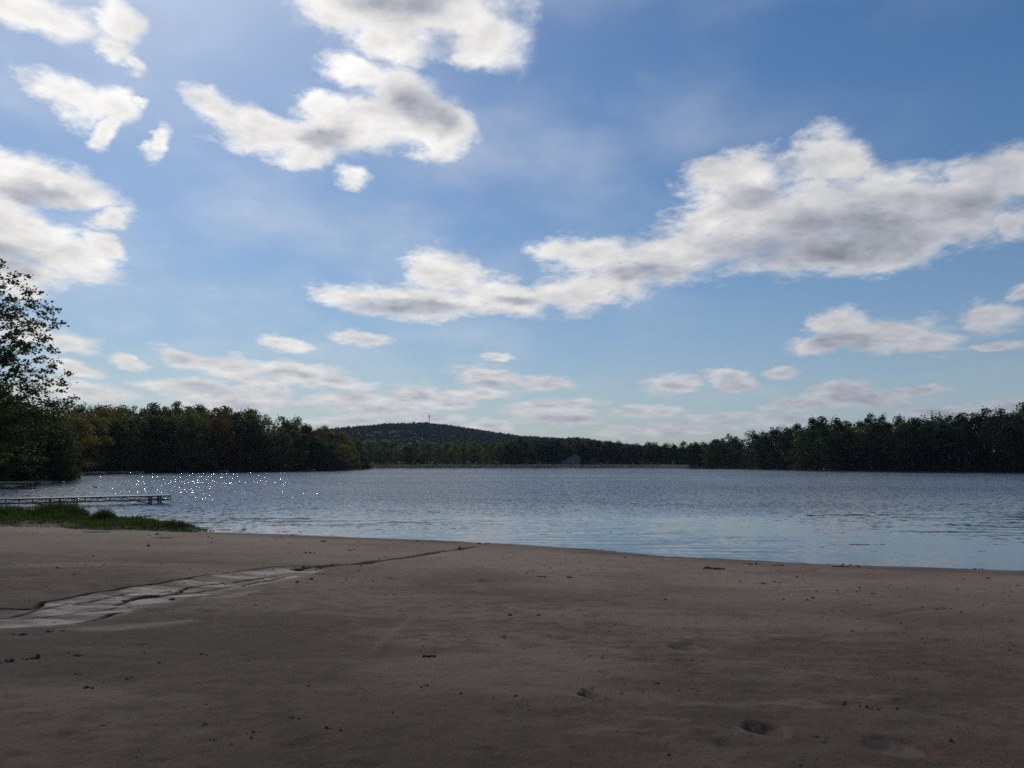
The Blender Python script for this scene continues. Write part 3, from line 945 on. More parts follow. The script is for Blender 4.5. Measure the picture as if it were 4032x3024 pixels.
def broadleaf(seed, h=15.0, w=9.0, low=0.12, n_clump=70, per=46, size=0.42, ragged=0.25, lean=0.0):
    """trunk with limbs, and a crown of leaf clumps with gaps between them"""
    g = np.random.default_rng(seed)
    top_lobes = g.uniform(0, 2 * math.pi, 5)
    cl, rad = [], []
    while len(cl) < n_clump:
        t = g.uniform(0, 1) ** 0.85
        zz = h * (low + (0.97 - low) * t)
        prof = (math.sin(math.pi * min(1, (t * 0.86 + 0.14)) ** 0.9)) ** 0.65 if t < 0.98 else 0.2
        ang = g.uniform(0, 2 * math.pi)
        lump = 1 + ragged * math.sin(3 * ang + top_lobes[0] + 4 * t) + ragged * 0.7 * math.sin(5 * ang + top_lobes[1] - 6 * t)
        r = w * 0.5 * prof * lump * math.sqrt(g.uniform(0.18, 1.0))
        cl.append((r * math.cos(ang) + lean * t * w, r * math.sin(ang), zz + g.normal() * 0.03 * h))
        rad.append(w * g.uniform(0.07, 0.14))
    cl, rad = np.array(cl), np.array(rad)
    pts, sz = [], []
    for c, r in zip(cl, rad):
        k = int(per * g.uniform(0.6, 1.4))
        q = g.normal(size=(k, 3))
        q /= np.linalg.norm(q, axis=1, keepdims=True)
        q *= (r * np.cbrt(g.uniform(0.15, 1.0, k)))[:, None] * np.array([1.15, 1.15, 0.8])
        # sprigs sticking out upwards
        spr = g.uniform(size=k) < 0.12
        q[spr] *= np.array([1.25, 1.25, 1.9])
        pts.append(c + q)
        sz.append(size * g.uniform(0.6, 1.3, k))
    pts, sz = np.concatenate(pts), np.concatenate(sz)
    v, f = leaves(pts, sz, g)
    crown = mesh_np('crown', v, f)
    parts = []
    bend = [(0, 0, -0.6)]
    for i in range(1, 7):
        t = i / 6
        bend.append((lean * t * w * 0.8 + g.normal() * 0.12 * t, g.normal() * 0.12 * t, h * 0.86 * t))
    parts.append(tube(bend, [h * 0.020 * (1.12 - i / 6.6) for i in range(7)], 7))
    for c in cl[g.choice(len(cl), min(16, len(cl)), replace=False)]:
        z0 = max(0.12 * h, c[2] - np.hypot(c[0], c[1]) * g.uniform(0.7, 1.2))
        i = min(5, int(z0 / (h * 0.86) * 6))
        b0 = Vector(bend[i]).lerp(Vector(bend[i + 1]), z0 / (h * 0.86) * 6 - i) if i < 6 else Vector(bend[6])
        mid = b0.lerp(Vector(c), 0.55) + Vector((0, 0, 0.04 * h))
        parts.append(tube([b0, mid, Vector(c)], [h * 0.0075, h * 0.005, h * 0.002], 5))
    tv, tf = join(parts)
    trunk = mesh_np('trunk', tv, tf, True)
    return trunk, crown


def conifer(seed, h=16.0, w=5.0, tiers=26, size=0.34):
    g = np.random.default_rng(seed)
    pts, sz, parts = [], [], [tube([(0, 0, -0.5), (0, 0, h * 0.5), (0, 0, h)], [h * 0.015, h * 0.009, 0.02], 6)]
    for i in range(tiers):
        t = i / tiers
        z0 = h * (0.06 + 0.93 * t)
        ln = w * 0.5 * (1 - t) ** 0.85 * g.uniform(0.8, 1.15) + 0.12
        nb = 7 if t < 0.8 else 5
        a0 = g.uniform(0, 6.28)
        for j in range(nb):
            a = a0 + 6.283 * j / nb + g.normal() * 0.15
            L = ln * g.uniform(0.75, 1.1)
            k = max(6, int(L * 15))
            u = np.linspace(0.05, 1, k)
            x, y = np.cos(a) * u * L, np.sin(a) * u * L
            z = z0 - 0.22 * L * u + 0.16 * L * u ** 3
            p = np.stack([x, y, z], 1) + g.normal(size=(k, 3)) * (0.05 + 0.07 * L * (1 - u))[:, None]
            pts.append(p)
            sz.append(size * g.uniform(0.6, 1.1, k) * (0.6 + 0.4 * (1 - t)))
            if j % 2 == 0:
                parts.append(tube([(0, 0, z0), (x[-1] * 0.9, y[-1] * 0.9, z[-1])], [0.03, 0.008], 4))
    v, f = leaves(np.concatenate(pts), np.concatenate(sz), g, 0.2)
    tv, tf = join(parts)
    return mesh_np('trunk', tv, tf, True), mesh_np('crown', v, f)


VARIANTS = {}
for i in range(7):
    VARIANTS['round%d' % i] = broadleaf(100 + i, 15.0, 9.0 + (i % 3), 0.05 + 0.03 * (i % 3), 74, 52, 0.42, 0.22 + 0.03 * (i % 3))
for i in range(3):
    VARIANTS['tall%d' % i] = broadleaf(130 + i, 15.0, 6.4, 0.10, 60, 50, 0.36, 0.30)
for i in range(2):
    VARIANTS['sparse%d' % i] = broadleaf(150 + i, 15.0, 5.5, 0.35, 34, 26, 0.30, 0.4)
for i in range(2):
    VARIANTS['pine%d' % i] = broadleaf(170 + i, 15.0, 6.2, 0.30, 44, 62, 0.30, 0.45)
for i in range(3):
    VARIANTS['spruce%d' % i] = conifer(180 + i)
for i in range(2):
    VARIANTS['shrub%d' % i] = broadleaf(190 + i, 15.0, 17.0, 0.02, 60, 60, 1.0, 0.25)

GREEN, DEEP, OLIVE, GOLD, RUST, RED, DARK, BROWN = (
    (0.080, 0.120, 0.036), (0.048, 0.082, 0.030), (0.135, 0.135, 0.040), (0.210, 0.155, 0.030), (0.155, 0.080, 0.032), (0.150, 0.046, 0.030), (0.015, 0.024, 0.013), (0.080, 0.060, 0.034))
WORDS = {GREEN: 'mid green', DEEP: 'deep green', OLIVE: 'olive green', GOLD: 'golden yellow', RUST: 'rust orange', RED: 'dull red', DARK: 'blackish green', BROWN: 'brownish'}
ORD = ('first second third fourth fifth sixth seventh eighth ninth tenth eleventh twelfth thirteenth fourteenth fifteenth sixteenth seventeenth eighteenth nineteenth twentieth '
       'twenty-first twenty-second twenty-third twenty-fourth twenty-fifth twenty-sixth twenty-seventh twenty-eighth twenty-ninth thirtieth thirty-first thirty-second thirty-third thirty-fourth '
       'thirty-fifth thirty-sixth thirty-seventh thirty-eighth thirty-ninth fortieth forty-first forty-second forty-third forty-fourth forty-fifth forty-sixth forty-seventh forty-eighth forty-ninth fiftieth').split()


def tree(kind, x, y, z, height, col, label, group, name=None, width=1.0, cat='tree', rz=None):
    tr, cr = VARIANTS[kind]
    nm = name or {'round': 'broadleaf_tree', 'tall': 'broadleaf_tree', 'sparse': 'thin_crowned_tree', 'pine': 'pine_tree', 'spruce': 'spruce_tree', 'shrub': 'shrub'}[kind[:-1]]
    e = empty(nm, (x, y, z), random.uniform(0, 6.28) if rz is None else rz)
    s = height / 15.0 if kind[:-1] != 'spruce' else height / 16.0
    e.scale = (s * width, s * width, s)
    mt = M_NEEDLE if kind[:-1] in ('pine', 'spruce') else M_LEAF
    obj('trunk', tr, M_BARK, e)
    c = obj('crown', cr, mt, e)
    j = 1 + random.uniform(-0.18, 0.18)
    c.color = (col[0] * j, col[1] * j * random.uniform(0.93, 1.07), col[2] * j, 1)
    return tag(e, label, cat, group)


def ztop(py, y):
    """height above the water of something seen at picture height py at distance y"""
    return CAM_Z + (1823.0 - py) / F_PX * y


def xat(px, y):
    return (px - CX) / F_PX * y


def lz(x, y):
    return float(land_z(np.array([x], float), np.array([y], float), np.array([lake_sd1(x, y)]))[0])


def wood(top, shore, rows, colours, kinds, where, group, jitter=6.0):
    """rows of trees behind a shore; top and shore are profiles over the picture's x"""
    tx, ty = zip(*top)
    sx, sy = zip(*shore)
    for ri, (x0, x1, nrow, back, drop, rowname) in enumerate(rows):
        for i in range(nrow):
            px = x0 + (x1 - x0) * (i + 0.5 + random.uniform(-0.32, 0.32)) / nrow
            y = float(np.interp(px, sx, sy)) + back + random.uniform(-0.5, 0.5) * jitter
            if where == 'the right-hand wood' and 3805 < px < 3912 and y < 246:
                continue
            x = xat(px, y)
            z = lz(x, y)
            h = ztop(float(np.interp(px, tx, ty)) + drop + random.uniform(-7, 7), y) - z
            col = colours(px, ri)
            kind = kinds(px, ri)
            if True:
                what = {'round': 'broadleaf tree', 'tall': 'slender tree', 'sparse': 'thin tree', 'pine': 'pine', 'spruce': 'spruce'}[kind[:-1]]
                label = '%s %s, %s from left in %s of %s' % (WORDS[col], what, ORD[i], rowname, where)
                grp = group
            tree(kind, x, y, z - 0.15, max(4.0, h), col, label, grp, width=random.uniform(0.9, 1.25) * (15.0 / max(9.0, h)) ** 0.4)


def pick(*opts):
    return random.choice(opts)


# ---- the wood on the left-hand peninsula
L_TOP = [(200, 1600), (300, 1598), (420, 1596), (560, 1600), (700, 1593), (760, 1602), (830, 1605), (900, 1612), (1000, 1622), (1080, 1645), (1150, 1652), (1230, 1668), (1300, 1690), (1360, 1702), (1420, 1735), (1460, 1775)]
L_SHORE = [(150, 195), (300, 180), (430, 203), (580, 208), (1000, 233), (1300, 264), (1460, 317)]


def col_left(px, r):
    if 390 < px < 460:
        return pick(GOLD, RUST, OLIVE)
    if 230 < px < 390:
        return pick(OLIVE, OLIVE, GREEN, GOLD)
    if 470 < px < 530:
        return pick(OLIVE, DEEP)
    if 820 < px < 940:
        return pick(RED, RUST, BROWN, OLIVE)
    if 700 < px < 820:
        return pick(BROWN, GREEN, OLIVE)
    if 1270 < px < 1380:
        return pick(GOLD, OLIVE, OLIVE)
    return pick(GREEN, DEEP, OLIVE, DEEP, BROWN)


wood(L_TOP, L_SHORE, [(250, 1450, 30, 4, 44, 'shore row'), (230, 1440, 32, 11, 14, 'second row'), (230, 1430, 30, 20, 0, 'back row')],
     col_left, lambda px, r: pick('round0', 'round1', 'round2', 'round3', 'round4', 'round5', 'round6', 'tall0', 'tall1', 'tall2') if not (500 < px < 560 or 1010 < px < 1100) else pick('pine0', 'pine1', 'tall0', 'spruce0'),
     'the left-hand wood', 'trees of the left-hand wood')
# ---- trees on the near left bank, behind the big maple
B_TOP = [(-300, 1480), (0, 1540), (120, 1590), (200, 1612), (260, 1640), (300, 1720)]
B_SHORE = [(-300, 84), (0, 92), (120, 106), (234, 110), (300, 128)]
wood(B_TOP, B_SHORE, [(-150, 265, 9, 3, 60, 'front'), (-150, 280, 9, 10, 10, 'rear')], lambda px, r: pick(DEEP, DEEP, GREEN, BROWN, DARK),
     lambda px, r: pick('round0', 'round2', 'round4', 'round6', 'tall1'), 'the near left bank', 'trees on the near left bank', 3.0)
for i, (px, y, h, col, lab) in enumerate(((262, 122, 4.6, DEEP, 'rounded grey-green shrub at the water beside the near left bank'), (225, 108, 2.2, DARK, 'low dark shrub on the tip of the near left bank'),
                                          (150, 103, 2.6, OLIVE, 'olive shrub half way along the near left bank'), (70, 95, 3.0, DARK, 'dark shrub behind the small jetty'), (10, 90, 3.4, DEEP, 'green shrub at the landward end of the small jetty'))):
    x = xat(px, y)
    tree('shrub%d' % (i % 2), x, y, lz(x, y) - 0.1, h, col, lab, 'shrubs on the near left bank', cat='shrub', width=0.8)
# ---- trees behind the dam
D_TOP = [(1380, 1730), (1500, 1735), (1700, 1742), (1900, 1746), (2000, 1738), (2060, 1726), (2200, 1728), (2300, 1734), (2450, 1742), (2560, 1744), (2640, 1742), (2760, 1738), (2860, 1722), (2900, 1715)]
D_SHORE = [(1380, 385), (1700, 395), (2200, 410), (2600, 400), (2900, 372)]
wood(D_TOP, D_SHORE, [(1400, 2900, 44, 20, 10, 'front row'), (1400, 2900, 40, 32, 0, 'second row')],
     lambda px, r: pick(OLIVE, GREEN, OLIVE, GREEN, BROWN) if px < 1990 else pick(DARK, DARK, DARK, DEEP),
     lambda px, r: pick('round0', 'round1', 'round3', 'round5', 'tall0', 'tall2') if px < 2000 else pick('pine0', 'round1', 'round2', 'round4', 'round6', 'round5'),
     'the dam wood', 'trees behind the dam', 8.0)
# ---- wood along the right-hand shore, its shade put into near-black leaf colours
R_TOP = [(2700, 1748), (2800, 1738), (2880, 1735), (2950, 1705), (3000, 1695), (3080, 1680), (3150, 1668), (3200, 1655), (3270, 1648), (3350, 1662), (3420, 1660), (3500, 1662), (3560, 1640), (3650, 1642), (3750, 1640), (3850, 1622), (3920, 1618), (3990, 1630), (4060, 1625), (4300, 1600)]
R_SHORE = [(2700, 350), (2900, 344), (3100, 304), (3300, 264), (3700, 233), (4032, 220), (4300, 212)]
wood(R_TOP, R_SHORE, [(2860, 4150, 28, 4, 40, 'shore row'), (2780, 4150, 32, 13, 14, 'second row'), (2680, 4150, 30, 24, 0, 'back row')],
     lambda px, r: pick(DARK, DARK, DARK, DARK, DEEP), lambda px, r: pick('round0', 'round1', 'round2', 'round3', 'round4', 'round5', 'round6'),
     'the right-hand wood', 'trees of the right-hand wood')
for kind, px, py, y, lab in (('spruce1', 3672, 1610, 262, 'taller of two pointed spruces standing above the right-hand wood'), ('spruce2', 3701, 1614, 264, 'shorter of two pointed spruces standing above the right-hand wood'),
                             ('spruce0', 1058, 1634, 262, 'small pointed spruce on the skyline of the left-hand wood'), ('sparse0', 2868, 1700, 372, 'thin lone treetop where the dam wood meets the right-hand wood'),
                             ('sparse1', 3478, 1632, 292, 'bare thin treetop above the middle of the right-hand wood'), ('tall1', 3425, 1628, 290, 'feathery dark treetop above the right-hand wood'),
                             ('sparse0', 3462, 1636, 295, 'spindly pale treetop beside the feathery one'), ('round5', 4046, 1592, 250, 'tall dark tree cut by the right edge of the picture')):
    x = xat(px, y)
    z = lz(x, y)
    tree(kind, x, y, z, ztop(py, y) - z, DARK, lab, None)

# ---- the wooded hill, one mass
def hill_forest():
    g = np.random.default_rng(3)
    pts, sz = [], []
    gy = 520.0
    while gy < HILL_Y + 25:
        step = 8.5 if gy > 1150 else 11.0
        for px in np.arange(1180, 2760, step / gy * F_PX):
            x, y = xat(px, gy) + g.normal() * 3.0, gy + g.normal() * 5
            z = float(hill_z(np.array([x]), np.array([y]))[0])
            z = max(z, 0.5)
            r = g.uniform(2.6, 6.0)
            q = g.normal(size=(22, 3))
            q /= np.linalg.norm(q, axis=1, keepdims=True)
            q[:, 2] = np.abs(q[:, 2]) * 1.2 - 0.25
            pts.append(q * r * g.uniform(0.5, 1.05, (22, 1)) + np.array([x, y, z + 2.0 + r * 0.8]))
            sz.append(g.uniform(1.6, 3.4, 22))
        gy += step * (1.6 if gy < 1500 else 1.1) * (1.25 if gy < 1000 else 1.0)
    v, f = leaves(np.concatenate(pts), np.concatenate(sz), g, 0.5)
    me = mesh_np('hill_forest', v, f)
    m, n, out = material('distant_crowns')
    geo = n.add('ShaderNodeNewGeometry')
    f = n.noise(geo.outputs['Position'], 0.8, 3.0, 0.6)
    c = n.mix(geo.outputs['Random Per Island'], rgb(0.013, 0.020, 0.012), rgb(0.022, 0.025, 0.014))
    c = n.mix(n.ss(f, 0.42, 0.6), c, rgb(0.008, 0.012, 0.009))
    principled(n, out, c, 0.9, None, Specular_IOR_Level=0.05)
    o = obj('hill_forest', me, m)
    tag(o, 'blue-grey wooded hillside rising beyond the dam', 'forest', kind='stuff')


hill_forest()


# ---- the maple at the left edge
def big_maple():
    g = np.random.default_rng(42)
    bx, by = -36.2, 47.0
    bz = 0.45
    e = empty('maple_tree', (bx, by, bz))
    tag(e, 'tall near maple with airy dark crown reaching in at the left edge', 'tree')
    # limb tips: the ones seen in the photograph, then the rest of the crown
    seen = [(8, 1085), (55, 1095), (100, 1135), (20, 1170), (60, 1210), (105, 1185), (150, 1235), (190, 1230), (120, 1290), (185, 1285), (60, 1310), (20, 1260), (170, 1340), (110, 1350), (30, 1370), (150, 1400), (205, 1440), (90, 1420), (215, 1480), (225, 1530),
            (130, 1470), (40, 1450), (170, 1530), (100, 1540), (20, 1530), (240, 1580), (265, 1595), (180, 1590), (100, 1600), (30, 1600), (140, 1650), (60, 1660), (190, 1660), (20, 1720), (90, 1730), (0, 1640), (150, 1720), (50, 1790)]
    tips = []
    for px, py in seen:
        y = by + g.uniform(-2.5, 2.5)
        tips.append(Vector((xat(px, y) - bx, y - by, ztop(py, y) - bz)))
    for _ in range(95):
        a = g.uniform(0, 6.283)
        t = g.uniform(0.12, 1)
        r = 7.6 * (math.sin(math.pi * (0.12 + 0.86 * t) ** 0.8)) ** 0.7 * math.sqrt(g.uniform(0.1, 1))
        v = Vector((r * math.cos(a), r * math.sin(a) * 0.9, 17.0 * t))
        if xat(0, by + v.y) < bx + v.x - 0.2:
            # keep the airy outline the photograph shows inside the frame
            py = 1823 - (v.z + bz - CAM_Z) / (by + v.y) * F_PX
            lim = np.interp(py, [1065, 1180, 1235, 1300, 1400, 1500, 1600, 1900], [30, 120, 200, 180, 215, 235, 265, 200])
            px = CX + (bx + v.x) / (by + v.y) * F_PX
            if px > lim - 25:
                continue
        tips.append(v)
    parts = []
    spine = [Vector((0, 0, -0.5)), Vector((0.15, 0, 2)), Vector((0.5, 0.2, 5)), Vector((0.9, 0, 8.5)), Vector((1.4, 0.1, 12)), Vector((1.9, 0, 15.5))]
    parts.append(tube(spine, [0.34, 0.27, 0.22, 0.16, 0.10, 0.03], 10))

    def on_spine(z):
        for a, b in zip(spine[:-1], spine[1:]):
            if z <= b.z:
                return a.lerp(b, max(0, (z - a.z) / (b.z - a.z)))
        return spine[-1]
    pts = []
    for tp in tips:
        L = math.hypot(tp.x, tp.y)
        b0 = on_spine(max(1.8, tp.z - L * g.uniform(0.55, 0.95)))
        mid = b0.lerp(tp, 0.5) + Vector((g.normal() * 0.3, g.normal() * 0.3, 0.25))
        parts.append(tube([b0, mid, tp], [0.055, 0.035, 0.010], 5))
        for j in range(10):
            u = 0.45 + 0.6 * j / 9
            p = (b0.lerp(mid, u * 2) if u < 0.5 else mid.lerp(tp, (u - 0.5) * 2))
            ddir = Vector((g.normal(), g.normal(), g.normal() * 0.35 + 0.15)).normalized()
            ln = g.uniform(0.35, 0.95)
            q = p + ddir * ln
            parts.append(tube([p, q], [0.010, 0.004], 3) if False else tube([p, p.lerp(q, 0.5) + Vector((0, 0, 0.03)), q], [0.012, 0.008, 0.004], 4))
            k = int(g.uniform(18, 34))
            uu = g.uniform(0.15, 1.05, k)
            c = np.array(p)[None] * (1 - uu)[:, None] + np.array(q)[None] * uu[:, None]
            pts.append(c + g.normal(size=(k, 3)) * np.array([0.16, 0.16, 0.09]) + np.array([0, 0, -0.03]))
    pts = np.concatenate(pts)
    v, f = leaves(pts, 0.165 * g.uniform(0.65, 1.3, len(pts)), g, 0.45, 'maple')
    cm = tri_or_quad_mesh('crown', v, f)
    cr = obj('crown', cm, M_LEAF, e)
    cr.color = (0.060, 0.074, 0.026, 1)
    # limbs have different side counts: link them as one trunk mesh
    V, Fc, o = [], [], 0
    for a, b in parts:
        V += list(a)
        Fc += [tuple(i + o for i in q) for q in b]
        o += len(a)
    tm = bpy.data.meshes.new('trunk')
    tm.from_pydata(V, [], Fc)
    for p in tm.polygons:
        p.use_smooth = True
    obj('trunk', tm, M_BARK, e)


big_maple()

# ------------------------------------------------------------------ box and lump helpers
def box_mesh(name, sx, sy, sz, bev=0.0):
    bm = bmesh.new()
    bmesh.ops.create_cube(bm, size=1.0)
    bmesh.ops.scale(bm, vec=(sx, sy, sz), verts=bm.verts)
    if bev:
        bmesh.ops.bevel(bm, geom=bm.edges[:], offset=bev, segments=1, affect='EDGES')
    me = bpy.data.meshes.new(name)
    bm.to_mesh(me)
    bm.free()
    return me


def beam(name, a, b, w, h, mat, parent, bev=0.006):
    """square bar between two points (in the parent's space)"""
    a, b = Vector(a), Vector(b)
    d = b - a
    me = box_mesh(name, w, d.length, h, min(bev, 0.3 * min(w, h)))
    o = obj(name, me, mat, parent)
    o.location = (a + b) / 2
    o.rotation_euler = d.to_track_quat('Y', 'Z').to_euler()
    return o


def poly_mesh(name, verts, faces):
    me = bpy.data.meshes.new(name)
    me.from_pydata([tuple(v) for v in verts], [], faces)
    me.update()
    return me


def lump_mesh(name, seed, r=(1, 1, 1), sub=2, rough=0.5):
    bm = bmesh.new()
    bmesh.ops.create_icosphere(bm, subdivisions=sub, radius=1.0)
    v = np.array([q.co[:] for q in bm.verts])
    k = 1 + rough * fbm(v[:, 0] * 1.7 + seed * 3.1, v[:, 1] * 1.7 + v[:, 2] * 2.3, 1.0, 3, 500 + seed)
    for q, s in zip(bm.verts, k):
        q.co = (q.co.x * s * r[0], q.co.y * s * r[1], q.co.z * s * r[2])
    me = bpy.data.meshes.new(name)
    bm.to_mesh(me)
    bm.free()
    return me


# ------------------------------------------------------------------ dam
def build_dam():
    pts = [Vector((*f2(px, py), 0)) for px, py in ((1474, 1845.0), (1800, 1843.5), (2200, 1843), (2600, 1843.5), (2900, 1846), (2990, 1847.5))]
    e = empty('dam', (float(pts[2].x), float(pts[2].y), 0))
    org = Vector(e.location)
    tag(e, 'long low earth dam faced with grey riprap across the far end of the lake', 'dam')
    prof = [(-1.2, -0.8), (0.0, -0.1), (4.0, 1.55), (4.6, 1.72), (9.0, 1.75), (16.0, -0.4)]
    V, Fc = [], []
    for i, p in enumerate(pts):
        t = (pts[min(i + 1, len(pts) - 1)] - pts[max(i - 1, 0)]).normalized()
        nrm = Vector((-t.y, t.x, 0))
        if nrm.y < 0:
            nrm = -nrm
        for off, z in prof:
            q = p + nrm * off - org
            V.append((q.x, q.y, z))
    k = len(prof)
    for i in range(len(pts) - 1):
        for j in range(k - 1):
            Fc.append((i * k + j, (i + 1) * k + j, (i + 1) * k + j + 1, i * k + j + 1))
    obj('embankment', poly_mesh('embankment', V, Fc), M_DAMTOP, e)
    g = np.random.default_rng(12)
    bm = bmesh.new()
    bmesh.ops.create_icosphere(bm, subdivisions=1, radius=1.0)
    bv = np.array([v.co[:] for v in bm.verts])
    bf = np.array([[v.index for v in f.verts] for f in bm.faces])
    bm.free()
    Vs, Fs, o = [], [], 0
    for i in range(len(pts) - 1):
        L = (pts[i + 1] - pts[i]).length
        t = (pts[i + 1] - pts[i]).normalized()
        nrm = Vector((-t.y, t.x, 0))
        nrm = nrm if nrm.y > 0 else -nrm
        for _ in range(int(L * 9)):
            u, w = g.uniform(0, L), g.uniform(-0.3, 4.3)
            r = g.uniform(0.16, 0.46)
            c = pts[i] + t * u + nrm * w - org
            z = -0.1 + (w / 4.0) * 1.65 + g.uniform(-0.05, 0.12)
            v = bv * (1 + 0.3 * g.normal(size=(len(bv), 1))) * np.array([r, r * g.uniform(.7, 1.1), r * g.uniform(0.5, 0.9)])
            Vs.append(v + np.array([c.x, c.y, z]))
            Fs.append(bf + o)
            o += len(v)
    st = obj('riprap', mesh_np('riprap', np.concatenate(Vs), np.concatenate(Fs)), M_STONE, e)
    st['kind'] = 'stuff'


build_dam()


# ------------------------------------------------------------------ houses
def window(parent, name, cx, cz, w, h, y, nrm=-1):
    """window in a wall that looks along -Y: frame of four bars, recessed dark pane"""
    fr = obj(name, poly_mesh(name, [(cx - w / 2 - .08, y + .02 * nrm, cz - h / 2 - .08), (cx + w / 2 + .08, y + .02 * nrm, cz - h / 2 - .08), (cx + w / 2 + .08, y + .02 * nrm, cz + h / 2 + .08), (cx - w / 2 - .08, y + .02 * nrm, cz + h / 2 + .08),
                                    (cx - w / 2, y + .05 * nrm, cz - h / 2), (cx + w / 2, y + .05 * nrm, cz - h / 2), (cx + w / 2, y + .05 * nrm, cz + h / 2), (cx - w / 2, y + .05 * nrm, cz + h / 2)],
                             [(0, 1, 5, 4), (1, 2, 6, 5), (2, 3, 7, 6), (3, 0, 4, 7)]), M_SIDING, parent)
    obj('pane', poly_mesh('pane', [(cx - w / 2, y + .035 * nrm, cz - h / 2), (cx + w / 2, y + .035 * nrm, cz - h / 2), (cx + w / 2, y + .035 * nrm, cz + h / 2), (cx - w / 2, y + .035 * nrm, cz + h / 2)], [(0, 1, 2, 3)]), M_PANE, fr)


def gable_walls(w, d, h, ridge):
    v = [(-w / 2, 0, 0), (w / 2, 0, 0), (w / 2, d, 0), (-w / 2, d, 0), (-w / 2, 0, h), (w / 2, 0, h), (w / 2, d, h), (-w / 2, d, h), (0, 0, ridge), (0, d, ridge)]
    f = [(0, 1, 5, 8, 4), (1, 2, 6, 5), (2, 3, 7, 9, 6), (3, 0, 4, 7), (0, 3, 2, 1)]
    return poly_mesh('wall', v, f)


def roof_mesh(w, d, h, ridge, over=0.4, th=0.18):
    k = (ridge - h) / (w / 2)
    x = w / 2 + over
    z = ridge - k * x
    v = []
    for y in (-over, d + over):
        v += [(-x, y, z + .02), (0, y, ridge + .02), (x, y, z + .02), (x, y, z + th), (0, y, ridge + th), (-x, y, z + th)]
    f = [(0, 1, 4, 5), (1, 2, 3, 4), (11, 10, 7, 6), (10, 9, 8, 7), (5, 4, 10, 11), (4, 3, 9, 10), (0, 6, 7, 1), (1, 7, 8, 2), (0, 5, 11, 6), (2, 8, 9, 3)]
    return poly_mesh('roof', v, f)


def build_dam_house():
    y = 416.0
    x = xat(2256, y)
    e = empty('house', (x, y, 0.3), R(-14))
    tag(e, 'grey two-storey gabled house standing behind the dam', 'house')
    obj('wall', gable_walls(6.4, 9.0, 4.9, 6.5), M_SIDING, e)
    obj('roof', roof_mesh(6.4, 9.0, 4.9, 6.5), M_ROOF, e)
    for cx in (-1.5, 1.5):
        for cz in (2.0, 4.1):
            window(e, 'window', cx, cz, 0.8, 1.2, 0.0)
    an = obj('annexe', poly_mesh('annexe', [(-6.6, 1.5, 0), (-3.2, 1.5, 0), (-3.2, 8, 0), (-6.6, 8, 0), (-6.6, 1.5, 3.6), (-3.2, 1.5, 4.4), (-3.2, 8, 4.4), (-6.6, 8, 3.6)],
                                 [(0, 1, 5, 4), (1, 2, 6, 5), (2, 3, 7, 6), (3, 0, 4, 7)]), M_SIDING, e)
    obj('annexe_roof', poly_mesh('annexe_roof', [(-6.9, 1.1, 3.55), (-3.2, 1.1, 4.45), (-3.2, 8.4, 4.45), (-6.9, 8.4, 3.55), (-6.9, 1.1, 3.7), (-3.2, 1.1, 4.62), (-3.2, 8.4, 4.62), (-6.9, 8.4, 3.7)],
                                [(4, 5, 6, 7), (0, 1, 5, 4), (0, 4, 7, 3), (3, 2, 1, 0), (2, 3, 7, 6)]), M_ROOF, e)


build_dam_house()


def build_cottage():
    y = 239.0
    x = xat(3872, y)
    z = ztop(1811, y)
    e = empty('cottage', (x, y, z), R(8))
    tag(e, 'small pale cottage with a sloping porch roof among the right-hand trees', 'house')
    obj('wall', gable_walls(3.6, 5.0, 2.1, 3.4), M_SIDING, e)
    obj('roof', roof_mesh(3.6, 5.0, 2.1, 3.4, 0.3, 0.12), M_TRIM, e)
    obj('foundation', box_mesh('foundation', 6.4, 4.8, 3.0), M_WOOD, e, loc=(-1.3, 2.6, -1.503))
    window(e, 'window', 0.9, 1.15, 0.7, 0.9, 0.0)
    window(e, 'window', -0.5, 1.15, 0.7, 0.9, 0.0)
    for px in (-4.2, -3.4, -2.6, -1.95):
        beam('porch_post', (px, -0.1, 0), (px, -0.1, 1.5 + (px + 4.2) * 0.28), 0.14, 0.14, M_TRIM, e)
    beam('porch_rail', (-4.13, -0.1, 0.75), (-2.0, -0.1, 0.75), 0.06, 0.08, M_TRIM, e)
    obj('porch_roof', poly_mesh('porch_roof', [(-4.6, -0.5, 1.46), (-1.6, -0.5, 2.32), (-1.6, 4.5, 2.32), (-4.6, 4.5, 1.46), (-4.6, -0.5, 1.60), (-1.6, -0.5, 2.46), (-1.6, 4.5, 2.46), (-4.6, 4.5, 1.60)],
                                [(4, 5, 6, 7), (0, 1, 5, 4), (1, 2, 6, 5), (2, 3, 7, 6), (3, 0, 4, 7), (3, 2, 1, 0)]), M_TRIM, e)


build_cottage()


